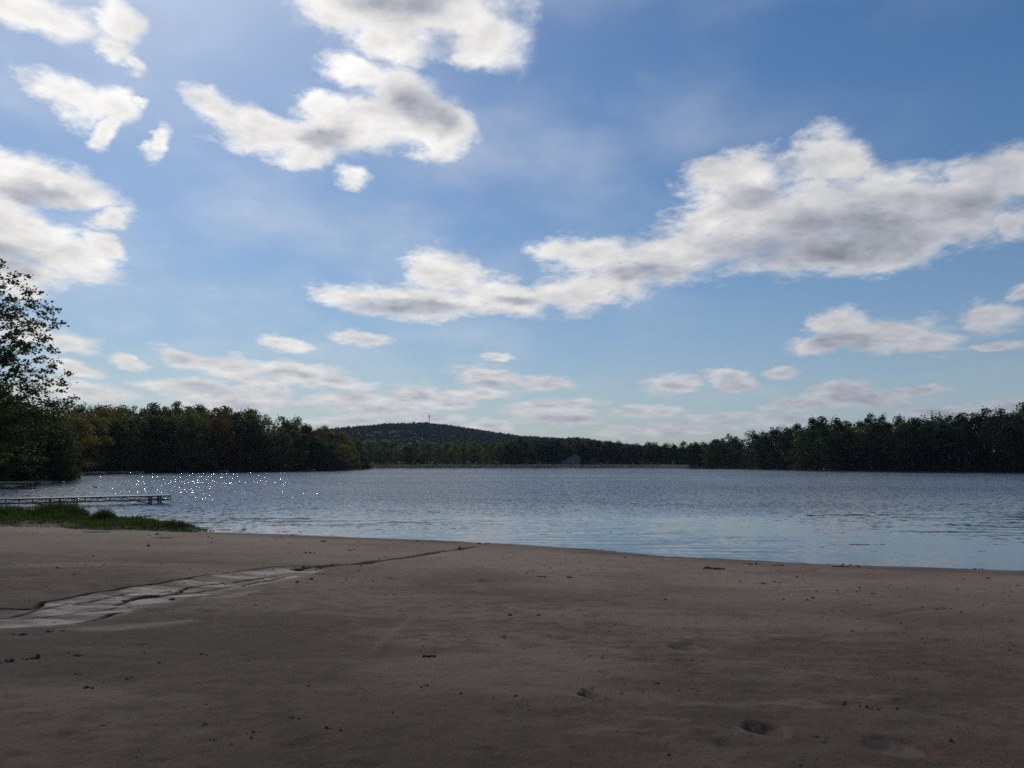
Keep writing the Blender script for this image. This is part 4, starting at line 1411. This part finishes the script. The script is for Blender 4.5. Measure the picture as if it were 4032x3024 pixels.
# ------------------------------------------------------------------ antenna mast on the hill
def build_mast():
    y = HILL_Y
    x = xat(1690, y)
    z = float(hill_z(np.array([x]), np.array([y]))[0])
    e = empty('antenna_mast', (x, y, z))
    top = ztop(1637, y) - z
    tag(e, 'slim antenna mast with two rings of panels on the hilltop', 'mast')
    v, f = tube([(0, 0, -1), (0, 0, top * 0.5), (0, 0, top)], [0.85, 0.65, 0.45], 10)
    obj('pole', mesh_np('pole', v, f, True), M_STEEL, e)
    for zz, rad, k in ((top - 0.9, 2.2, 9), (top - 5.0, 1.6, 6)):
        ring, rf = [], []
        seg = 18
        for i in range(seg):
            a = 6.283 * i / seg
            for dr, dz in ((-.1, -.1), (.1, -.1), (.1, .1), (-.1, .1)):
                ring.append(((rad + dr) * math.cos(a), (rad + dr) * math.sin(a), zz + dz))
        for i in range(seg):
            for j in range(4):
                rf.append((i * 4 + j, ((i + 1) % seg) * 4 + j, ((i + 1) % seg) * 4 + (j + 1) % 4, i * 4 + (j + 1) % 4))
        pl = obj('platform', poly_mesh('platform', ring, rf), M_STEEL, e)
        for i in range(3):
            a = 6.283 * i / 3 + 0.3
            beam('bracket', (0, 0, zz), (rad * math.cos(a), rad * math.sin(a), zz), 0.16, 0.16, M_STEEL, pl)
        for i in range(k):
            a = 6.283 * i / k
            p = obj('antenna_panel', box_mesh('antenna_panel', 0.45, 0.25, 2.3, 0.04), M_STEEL, e, loc=((rad + .25) * math.cos(a), (rad + .25) * math.sin(a), zz + 0.2))
            p.rotation_euler = (0, 0, a + math.pi / 2)


build_mast()


# ------------------------------------------------------------------ the long truss dock on the left
def build_dock():
    a, b = Vector((-36.8, 42.7, 0)), Vector((*f2(668, 1980), 0))
    d = b - a
    L = d.length
    e = empty('dock', tuple(a), math.atan2(d.y, d.x))
    tag(e, 'long narrow truss dock on posts reaching out over the water', 'dock')
    W, zt, zb = 1.15, 0.46, 0.21

    def zoff(x):
        return -0.05 + 0.06 * x / L
    for sy in (-W / 2, W / 2):
        beam('top_chord', (0, sy, zt + zoff(0)), (L, sy, zt + zoff(L)), 0.05, 0.06, M_ALU, e)
        beam('bottom_chord', (0, sy, zb + zoff(0)), (L, sy, zb + zoff(L)), 0.045, 0.045, M_ALU, e)
        n = 24
        for i in range(n + 1):
            x = L - 0.03 - (L - 0.06) * i / n
            beam('upright', (x, sy, zb + .02 + zoff(x)), (x, sy, zt - .03 + zoff(x)), 0.035, 0.035, M_ALU, e)
            if i < n:
                x2 = L - 0.03 - (L - 0.06) * (i + 1) / n
                lo, hi = (zb + .03, zt - .04) if i % 2 else (zt - .04, zb + .03)
                beam('diagonal_brace', (x - .02, sy, lo + zoff(x)), (x2 + .02, sy, hi + zoff(x2)), 0.022, 0.022, M_ALU, e, 0.003)
    for i in range(n + 1):
        x = L - 0.03 - (L - 0.06) * i / n
        beam('cross_bar', (x, -W / 2 + .03, zb + zoff(x)), (x, W / 2 - .03, zb + zoff(x)), 0.035, 0.035, M_ALU, e)
    pw = 0.148
    plank = box_mesh('deck_plank', pw - 0.012, W + 0.04, 0.03, 0.004)
    k = int(L / pw)
    for i in range(k):
        x = L - pw * (i + 0.5)
        obj('deck_plank', plank, M_DECK, e, loc=(x, 0, zt + 0.047 + zoff(x) + random.uniform(-.002, .002)))
    for xl in (L - 0.62, L - 1.17, L - 6.25, L - 6.75, L - 11.4, L - 11.9):
        for sy in (-W / 2 - .06, W / 2 + .06):
            beam('leg', (xl, sy, -1.2), (xl, sy, zt + .03 + zoff(xl)), 0.11, 0.09, M_ALU, e, 0.01)
        beam('leg_brace', (xl, -W / 2, zb - .08), (xl, W / 2, zb - .08), 0.05, 0.05, M_ALU, e)
    for xl in (L - 1.17, L - 6.75):
        for sy in (-W / 2 - .06, W / 2 + .06):
            beam('knee_brace', (xl - 0.9, sy, zb + zoff(xl)), (xl - .05, sy, -0.02), 0.05, 0.05, M_ALU, e)
    for xl in (L - 5.45, L - 5.30):
        beam('leg', (xl, W / 2 + .06, -1.2), (xl, W / 2 + .06, zt + zoff(xl)), 0.08, 0.07, M_ALU, e, 0.01)


build_dock()


def build_jetty():
    y = 80.0
    xa, xb = xat(-60, y), xat(160, y)
    e = empty('jetty', (xa, y, 0))
    tag(e, 'small dark wooden jetty under the trees of the near left bank', 'jetty')
    L = xb - xa
    pw = 0.2
    plank = box_mesh('deck_plank', pw - .015, 1.3, 0.05, 0.006)
    for i in range(int(L / pw)):
        obj('deck_plank', plank, M_DARKWOOD, e, loc=(pw * (i + .5), 0, 0.62 + random.uniform(-.004, .004)))
    for sy in (-.5, .5):
        beam('bearer', (0, sy, 0.53), (L, sy, 0.53), 0.08, 0.12, M_WOOD, e)
        for x in (L - 0.55, L - 1.0, 1.2):
            beam('leg', (x, sy + (.11 if sy > 0 else -.11), -1.2), (x, sy + (.11 if sy > 0 else -.11), 0.58), 0.11, 0.11, M_WOOD, e)
    beam('float_beam', (L - 3.8, -0.9, 0.03), (L + 0.4, -0.9, 0.03), 0.22, 0.14, M_DARKWOOD, e)


build_jetty()


# ------------------------------------------------------------------ small things along the far shores
def boat_mesh(L, W, H):
    """open rowing-boat hull with thickness"""
    st = [(-.5, .62, .85), (-.3, .95, .8), (0, 1, .78), (.25, .85, .85), (.42, .45, .97), (.5, .04, 1.08)]
    V, Fc = [], []
    for inner in (0, 1):
        for u, w, h in st:
            ww, k = W / 2 * w - inner * 0.05, H * h
            b = inner * 0.06
            for sx, zz in ((-1, k), (-.8, k * .45 + b), (-.35, b), (.35, b), (.8, k * .45 + b), (1, k)):
                V.append((u * L * (1 - inner * .03), sx * ww, zz))
    for inner in (0, 1):
        o = inner * 36
        for i in range(5):
            for j in range(5):
                q = (o + i * 6 + j, o + (i + 1) * 6 + j, o + (i + 1) * 6 + j + 1, o + i * 6 + j + 1)
                Fc.append(q if inner else q[::-1])
        Fc.append(tuple(o + j for j in range(6)) if not inner else tuple(o + j for j in range(5, -1, -1)))
    for i in range(5):
        for j in (0, 5):
            Fc.append((i * 6 + j, (i + 1) * 6 + j, 36 + (i + 1) * 6 + j, 36 + i * 6 + j))
    return poly_mesh('hull', V, Fc)


for px, y, L, rz, lab in ((3138, 300, 3.2, 0.1, 'pale rowing boat drawn up at the left of the right-hand shore'), (3266, 270, 2.2, -0.3, 'small white boat on the right-hand shore, next right of a white box'),
                          (886, 224.5, 2.8, 0.2, 'white boat drawn up at the foot of the left-hand wood'), (1232, 254, 2.6, 0.0, 'grey boat at the right end of the left-hand wood')):
    e = empty('rowing_boat', (xat(px, y), y, 0.12), rz)
    tag(e, lab, 'boat', 'boats on the far shores')
    hull = obj('hull', boat_mesh(L, 1.2, 0.45), M_TRIM, e)
    for u in (-0.22, 0.12):
        beam('thwart', (u * L, -0.5, 0.33), (u * L, 0.5, 0.33), 0.2, 0.04, M_WOOD, e)
e = obj('white_box', box_mesh('white_box', 0.9, 0.7, 0.6, 0.05), M_TRIM, loc=(xat(3239, 272), 272.0, 0.45))
obj('lid', box_mesh('lid', 0.98, 0.78, 0.08, 0.02), M_TRIM, e, loc=(0, 0, 0.342))
tag(e, 'white box on the right-hand shore between the two boats', 'box')


def shore_wall(px0, px1, y, h, lab, seed):
    x0, x1 = xat(px0, y), xat(px1, y)
    e = empty('shore_wall', (x0, y, 0))
    tag(e, lab, 'wall')
    g = np.random.default_rng(seed)
    x = 0.0
    while x < x1 - x0:
        w = g.uniform(0.7, 1.3)
        obj('stone', lump_mesh('stone', seed + int(x * 3), (w * .56, 0.45, h * g.uniform(.55, .75)), 2, 0.35), M_PALESTONE, e, loc=(x + w / 2, g.normal() * .08, h * 0.40))
        x += w


shore_wall(312, 424, 186.0, 0.55, 'pale low stone edging at the left foot of the left-hand wood', 900)
shore_wall(433, 560, 201.0, 0.42, 'longer pale stone edging at the foot of the left-hand wood', 930)

# dark floating and half-sunk things near the left bank
p = flat(376, 1920)
bird = obj('waterbird', lump_mesh('body', 5, (0.21, 0.10, 0.09), 2, 0.15), M_DARKWOOD, loc=(p.x, p.y, 0.04))
v, f = tube([(-0.15, 0, 0.03), (-0.20, 0, 0.12), (-0.22, 0, 0.17), (-0.28, 0, 0.165), (-0.33, 0, 0.155)], [0.035, 0.025, 0.042, 0.03, 0.006], 8)
obj('head', mesh_np('head', v, f, True), M_DARKWOOD, bird)
tag(bird, 'small dark waterbird afloat beyond the long dock', 'bird')
p = flat(247, 1902)
tag(obj('rock', lump_mesh('rock', 8, (0.55, 0.3, 0.22), 2, 0.5), M_DARKWOOD, loc=(p.x, p.y, 0.02)), 'dark rock breaking the surface off the tip of the near bank', 'rock')

# ------------------------------------------------------------------ undergrowth closing the feet of the woods
def undergrowth():
    g = np.random.default_rng(77)
    pts, sz = [], []
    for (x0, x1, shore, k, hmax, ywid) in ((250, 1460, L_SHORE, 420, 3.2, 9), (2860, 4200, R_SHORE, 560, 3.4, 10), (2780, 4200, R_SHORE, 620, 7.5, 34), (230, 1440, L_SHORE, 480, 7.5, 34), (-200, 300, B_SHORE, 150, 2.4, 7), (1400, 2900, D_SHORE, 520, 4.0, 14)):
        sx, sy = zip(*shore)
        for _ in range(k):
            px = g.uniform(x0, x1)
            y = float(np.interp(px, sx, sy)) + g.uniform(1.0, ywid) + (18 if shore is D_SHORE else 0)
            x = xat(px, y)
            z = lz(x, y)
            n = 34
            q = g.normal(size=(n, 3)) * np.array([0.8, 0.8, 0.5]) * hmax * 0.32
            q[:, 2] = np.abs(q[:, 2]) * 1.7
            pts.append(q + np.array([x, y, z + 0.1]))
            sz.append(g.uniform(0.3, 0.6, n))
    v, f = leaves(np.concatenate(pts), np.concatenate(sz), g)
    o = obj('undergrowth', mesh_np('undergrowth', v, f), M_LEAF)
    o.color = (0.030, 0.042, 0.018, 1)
    tag(o, 'dark tangled undergrowth along the feet of the woods', 'undergrowth', kind='stuff')


undergrowth()

# ------------------------------------------------------------------ grass bank
M_GRASS = leaf_material('grass_blade', 0.45)


def blades(pos, height, width, g, curl=0.35):
    """each blade: a bent tapering strip of two quads and a tip"""
    n = len(pos)
    a = g.uniform(0, 6.283, n)
    fwd = np.stack([np.cos(a), np.sin(a), np.zeros(n)], 1)
    side = np.stack([-np.sin(a), np.cos(a), np.zeros(n)], 1)
    lean = g.uniform(0.05, curl * 2, n)[:, None]
    h = height[:, None]
    w = width[:, None]
    up = np.array([0, 0, 1.0])
    p0 = pos
    p1 = pos + up * h * 0.5 + fwd * h * lean * 0.25
    p2 = pos + up * h * 0.93 + fwd * h * lean
    v = np.stack([p0 - side * w, p0 + side * w, p1 + side * w * .8, p1 - side * w * .8, p2 + side * w * .12, p2 - side * w * .12], 1).reshape(-1, 3)
    o = (np.arange(n) * 6)[:, None]
    f = np.concatenate([o + np.array([[0, 1, 2, 3]]), o + np.array([[3, 2, 4, 5]])])
    return v, f


def build_grass():
    g = np.random.default_rng(55)
    gw = np.array(GRASS_W)
    lo, hi = np.array([-33.0, gw[:, 1].min()]), np.array([gw[:, 0].max() + .2, 42.0])
    P = g.uniform(lo, hi, size=(150000, 2))
    x, y = P[:, 0], P[:, 1]
    d, _ = seg_dist(x, y, GRASS_W, closed=True)
    d = np.where(inside(x, y, GRASS_W), d, -d) + fbm(x, y, 0.6, 3, 101) * 0.5
    keep = (d > 0.02) & (g.uniform(size=len(x)) < 0.35 + np.clip(d, 0, 1))
    x, y, d = x[keep], y[keep], d[keep]
    # height of the turf surface, by the same recipe as the beach mesh
    col = (np.clip(np.floor((x - lo[0]) / 0.25), 0, None)).astype(int)
    k = local_mask(BX, BY, [tuple(lo), tuple(hi)], 1.0)
    cell = {}
    for i, j, z in zip(np.floor(BX[k] / 0.3).astype(int), np.floor(BY[k] / 0.3).astype(int), BZ[k]):
        cell[(i, j)] = max(z, cell.get((i, j), -9))
    z = np.array([cell.get((i, j), 0.2) for i, j in zip(np.floor(x / 0.3).astype(int), np.floor(y / 0.3).astype(int))]) - 0.02
    tall = 0.5 + fbm(x, y, 2.2, 3, 111)
    # longer towards the water, mown-looking by the sand
    far = np.clip(d / 2.5, 0, 1)
    h = (0.06 + 0.07 * far + 0.50 * np.clip(tall - 0.52, 0, 1) * far) * g.uniform(0.4, 1.5, len(x))
    v, f = blades(np.stack([x, y, z], 1), h, 0.006 + 0.012 * g.uniform(0.5, 1, len(x)), g)
    o = obj('grass', mesh_np('grass', v, f), M_GRASS)
    o.color = (0.062, 0.090, 0.026, 1)
    tag(o, 'rough green grass on the bank at the left of the beach', 'grass', kind='stuff')
    for px, py, n, hh, rr, lab in ((225, 2052, 3400, 0.85, 1.2, 'largest tussock of tall grass on the bank'), (405, 2064, 1200, 0.62, 0.5, 'small dark tussock on the bank, right of the largest one'),
                                   (30, 2046, 1800, 0.60, 1.2, 'tussock of tall grass at the left edge'), (560, 2080, 160, 0.48, 0.6, 'sparse weedy stalks near the tip of the bank'),
                                   (690, 2088, 500, 0.36, 0.5, 'low tuft on the tip of the grass bank')):
        c = sand(px, py)
        a, r = g.uniform(0, 6.283, n), rr * np.sqrt(g.uniform(0, 1, n))
        pos = np.stack([r * np.cos(a), r * np.sin(a), np.zeros(n) - .03], 1)
        hgt = hh * (1 - 0.6 * (r / rr) ** 2) * g.uniform(0.55, 1.15, n)
        v, f = blades(pos, hgt, 0.010 + 0.010 * g.uniform(0, 1, n), g, 0.4)
        t = obj('grass_tussock', mesh_np('grass_tussock', v, f), M_GRASS, loc=(c.x, c.y, c.z + 0.12))
        t.color = (0.052, 0.076, 0.026, 1)
        tag(t, lab, 'grass', 'tussocks on the grass bank')


build_grass()


# ------------------------------------------------------------------ litter on the sand
def stick(px, py, length, rad, rz, lab, tilt=0.0, mat=None, knots=2, seed=1):
    g = np.random.default_rng(seed)
    p = sand(px, py)
    n = 8
    path = [((i / (n - 1) - .5) * length, math.sin(i * 1.3 + seed) * length * 0.018, rad * 0.8 + g.normal() * rad * 0.15) for i in range(n)]
    rr = [rad * (0.75 + 0.35 * math.sin(i * 2.1 + seed) * 0.5 + 0.25 * (1 - i / n)) for i in range(n)]
    v, f = tube(path, rr, 8)
    f = [tuple(q) for q in f] + [tuple(range(7, -1, -1)), tuple(range(len(v) - 8, len(v)))]
    me = poly_mesh('stick', v, f)
    o = obj('stick', me, mat or M_DARKWOOD, loc=(p.x, p.y, ground_at(p.x, p.y) + 0.002), rot=(0, tilt, rz))
    for i in range(knots):
        j = 2 + i * 3
        q = Vector(path[j])
        ang = g.uniform(0.3, 1.2)
        tip = q + Vector((rad * 1.2, math.cos(ang) * rad * 2.2, math.sin(ang) * rad * 2.4))
        vv, ff = tube([q, q.lerp(tip, .6), tip], [rad * .35, rad * .28, rad * .12], 6)
        obj('twig_stub', poly_mesh('twig_stub', vv, [tuple(t) for t in ff]), mat or M_DARKWOOD, o)
    return tag(o, lab, 'stick', 'sticks washed up on the beach')


stick(1690, 2577, 0.135, 0.012, 0.03, 'short thick dark stick lying alone in the middle foreground', seed=1)
stick(380, 2102, 0.95, 0.016, 0.02, 'long thin stick on the sand below the grass bank', knots=1, seed=2)
stick(647, 2121, 0.62, 0.014, 0.0, 'thin dark stick on the sand below the tip of the grass bank', knots=1, seed=3)
stick(1067, 2097, 0.32, 0.020, -0.15, 'dark stick at the edge of the water, right of the grass tip', knots=1, seed=4)
stick(1274, 2134, 0.19, 0.022, 0.05, 'blunt dark stick near the waterline, left of the run-off mouth', knots=0, seed=5)
stick(1377, 2171, 0.13, 0.014, 0.0, 'tiny stick on the sand above the run-off channel', knots=0, seed=6)
stick(1151, 2109, 0.13, 0.018, 0.1, 'stubby stick at the waterline beside the long ripples', knots=0, seed=7)
stick(3066, 2227, 0.26, 0.013, -0.15, 'thin stick near the waterline in the right half of the beach', knots=1, seed=8)
stick(2133, 2277, 0.20, 0.008, -0.25, 'pale-brown twig lying left of a small heap of litter', knots=1, seed=9)
stick(1985, 2500, 0.05, 0.006, 0.5, 'scrap of twig on the bare sand, right of the lone track', knots=0, seed=10)
stick(3245, 2909, 0.035, 0.003, 0.0, 'matchstick-sized twig in the lower right foreground', knots=0, seed=11)
stick(3310, 2232, 0.42, 0.014, 0.02, 'dark stick lying along the waterline at the right', knots=1, seed=12)


CLODS = [lump_mesh('clod', 40 + i, (1.35, 1.0, 0.68), 1, 1.1) for i in range(7)]


def heap(px, py, wid, n, size, lab, seed, name='clod_heap', cat='clods'):
    """little heap of dark clods and leaf scraps"""
    g = np.random.default_rng(seed)
    p = sand(px, py)
    z0 = ground_at(p.x, p.y)
    e = empty(name, (p.x, p.y, z0))
    for i in range(n):
        dx, dy = g.normal() * wid * 0.21, g.normal() * wid * 0.17
        r = size * 1.25 * g.uniform(0.2, 1.0) ** 1.3
        c = obj('clod', CLODS[g.integers(7)], M_CLOD, e, loc=(dx, dy, ground_at(p.x + dx, p.y + dy) - z0 + r * 0.25), rot=(g.normal() * .3, g.normal() * .3, g.uniform(0, 6.28)))
        c.scale = (r, r, r)
    return tag(e, lab, cat, 'dark litter on the sand')


HEAPS = [
    (2799, 2243, 0.5, 11, 0.045, 'dark heap of clods near the waterline right of centre'), (2239, 2277, 0.4, 8, 0.025, 'small heap of dark litter in the middle of the beach'),
    (1233, 2182, 0.30, 7, 0.03, 'dark clump on the sand above the run-off channel'), (2331, 2700, 0.11, 6, 0.011, 'dark crumbs on the far rim of the small hole'),
    (2588, 2682, 0.10, 6, 0.010, 'dark scrap of leaf between the small hole and the shallow pit'), (3410, 2768, 0.30, 22, 0.010, 'scattered dark twig litter above the reddish hollow'),
    (3208, 2883, 0.07, 5, 0.009, 'dark crumbs right of the deep pit'), (3355, 2491, 0.10, 4, 0.016, 'dark clod in the middle of the right-hand sand'),
    (3897, 2277, 0.22, 6, 0.030, 'dark clump near the waterline at the far right'), (18, 2603, 0.18, 9, 0.020, 'dark litter at the left edge of the foreground'),
    (130, 2592, 0.26, 12, 0.018, 'row of dark clods just right of the left-edge litter'), (310, 2587, 0.12, 5, 0.014, 'dark crumbs below the run-off bed on the left'),
    (310, 2657, 0.14, 6, 0.014, 'dark wet scrap in the left foreground, third in a loose row'), (355, 2705, 0.12, 6, 0.013, 'dark scrap in the left foreground under the loose row'),
    (515, 2671, 0.10, 5, 0.012, 'pair of dark crumbs left of centre foreground'), (820, 2847, 0.10, 6, 0.010, 'dark crumbs in the lower left foreground'),
    (845, 2912, 0.09, 6, 0.010, 'lowest dark scraps in the left foreground'), (1442, 2710, 0.06, 5, 0.010, 'small dark clod left of the foreground stick'),
    (1680, 2690, 0.08, 6, 0.011, 'dark clod just below the foreground stick'), (2008, 2420, 0.08, 3, 0.018, 'lone dark clod in the exact middle of the beach'),
    (2372, 2585, 0.07, 4, 0.011, 'tiny dark clod above the small hole'), (3562, 2505, 0.10, 4, 0.012, 'dark crumbs right of the long low ridge'),
    (2720, 2595, 0.12, 5, 0.010, 'dark crumbs just below the shallow pit'), (675, 2357, 0.10, 3, 0.028, 'round dark stone beside the run-off bed'),
    (1163, 2299, 0.10, 2, 0.030, 'round dark stone right of the wet run-off bed'), (1225, 2285, 0.18, 5, 0.026, 'dark scrap above the round stone beside the run-off'),
    (1026, 2380, 0.18, 4, 0.020, 'dark smear of clods below the run-off bed'), (75, 2496, 0.22, 6, 0.018, 'dark wet scraps below the pale edge of the run-off'),
    (218, 2481, 0.20, 6, 0.016, 'thin dark litter just below the run-off bed'), (2950, 2222, 0.7, 10, 0.030, 'dark drift of litter along the waterline right of centre'),
    (3340, 2226, 0.7, 10, 0.026, 'dark wrack on the waterline in the right half'), (3840, 2240, 0.4, 7, 0.026, 'dark wrack on the waterline at the far right'),
    (1245, 2238, 0.55, 26, 0.030, 'broken black crumbs of soil where the run-off channel widens'), (1320, 2226, 0.45, 16, 0.028, 'black clods lining the run-off channel, right of the broken crumbs'),
    (1830, 2158, 0.45, 9, 0.030, 'dark clods at the mouth of the run-off channel'), (3700, 2402, 0.3, 8, 0.016, 'dark flecks at the end of the low ridge on the right'),
    (1905, 2140, 0.5, 10, 0.030, 'dark wrack where the run-off reaches the lake'), (1160, 2818, 0.12, 6, 0.009, 'faint dark crumbs in the middle foreground'),
    (990, 2880, 0.12, 6, 0.008, 'scattered crumbs low in the middle foreground'), (1300, 2870, 0.14, 7, 0.009, 'crumbs of soil low in the foreground, right of the scattered ones'),
]
for i, hp in enumerate(HEAPS):
    heap(*hp[:5], hp[5], 600 + i)


def grit():
    """uncountable crumbs and pebbles all over the sand"""
    g = np.random.default_rng(88)
    ok = np.nonzero((_vy > 3.6) & (np.hypot(_vx, _vy) < 33) & (np.abs(np.arctan2(_vx, _vy)) < R(39)) & (_vz > 0.03))[0]
    k = g.choice(ok, 5200, replace=False)
    x, y, z = _vx[k], _vy[k], _vz[k]
    den = fbm(x, y, 3.0, 3, 701) + 0.6
    keep = g.uniform(size=len(x)) < np.clip(den, 0.1, 1)
    x, y, z = x[keep], y[keep], z[keep]
    base = np.array([(1, 0, 0), (.3, .9, 0), (-.8, .55, 0), (-.75, -.6, 0), (.35, -.95, 0), (.1, 0, 1)])
    n = len(x)
    dist = np.hypot(x, y)
    r = g.uniform(0.5, 1.0, n) ** 2 * (0.0035 + 0.0011 * dist) * g.choice([0.6, 1, 1.7], n, p=[.5, .4, .1])
    a = g.uniform(0, 6.283, n)
    c, s = np.cos(a), np.sin(a)
    sh = base[None] * (1 + 0.35 * g.normal(size=(n, 6, 1)))
    vx = (sh[..., 0] * c[:, None] - sh[..., 1] * s[:, None]) * r[:, None] * 1.5 + x[:, None]
    vy = (sh[..., 0] * s[:, None] + sh[..., 1] * c[:, None]) * r[:, None] + y[:, None]
    vz = sh[..., 2] * r[:, None] * 0.9 + z[:, None] - 0.001
    V = np.stack([vx, vy, vz], -1).reshape(-1, 3)
    f = np.array([(0, 1, 5), (1, 2, 5), (2, 3, 5), (3, 4, 5), (4, 0, 5)])
    Fc = (f[None] + (np.arange(n) * 6)[:, None, None]).reshape(-1, 3)
    tag(obj('sand_grit', mesh_np('sand_grit', V, Fc), M_CLOD), 'dark crumbs and grit strewn over the beach sand', 'grit', kind='stuff')


grit()

# ------------------------------------------------------------------ the air between here and the hill
def build_haze():
    me = box_mesh('haze', 5200.0, 3300.0, 150.0)
    m, n, out = material('haze')
    v = n.add('ShaderNodeVolumePrincipled')
    v.inputs['Color'].default_value = rgb(0.62, 0.80, 1.0)
    v.inputs['Density'].default_value = 0.00006
    v.inputs['Anisotropy'].default_value = 0.25
    n.nt.links.new(v.outputs[0], out.inputs['Volume'])
    o = obj('haze', me, m, loc=(0, 1300.0, 71.0))
    tag(o, 'thin blue haze in the air over the lake and hill', 'haze', kind='stuff')

build_haze()
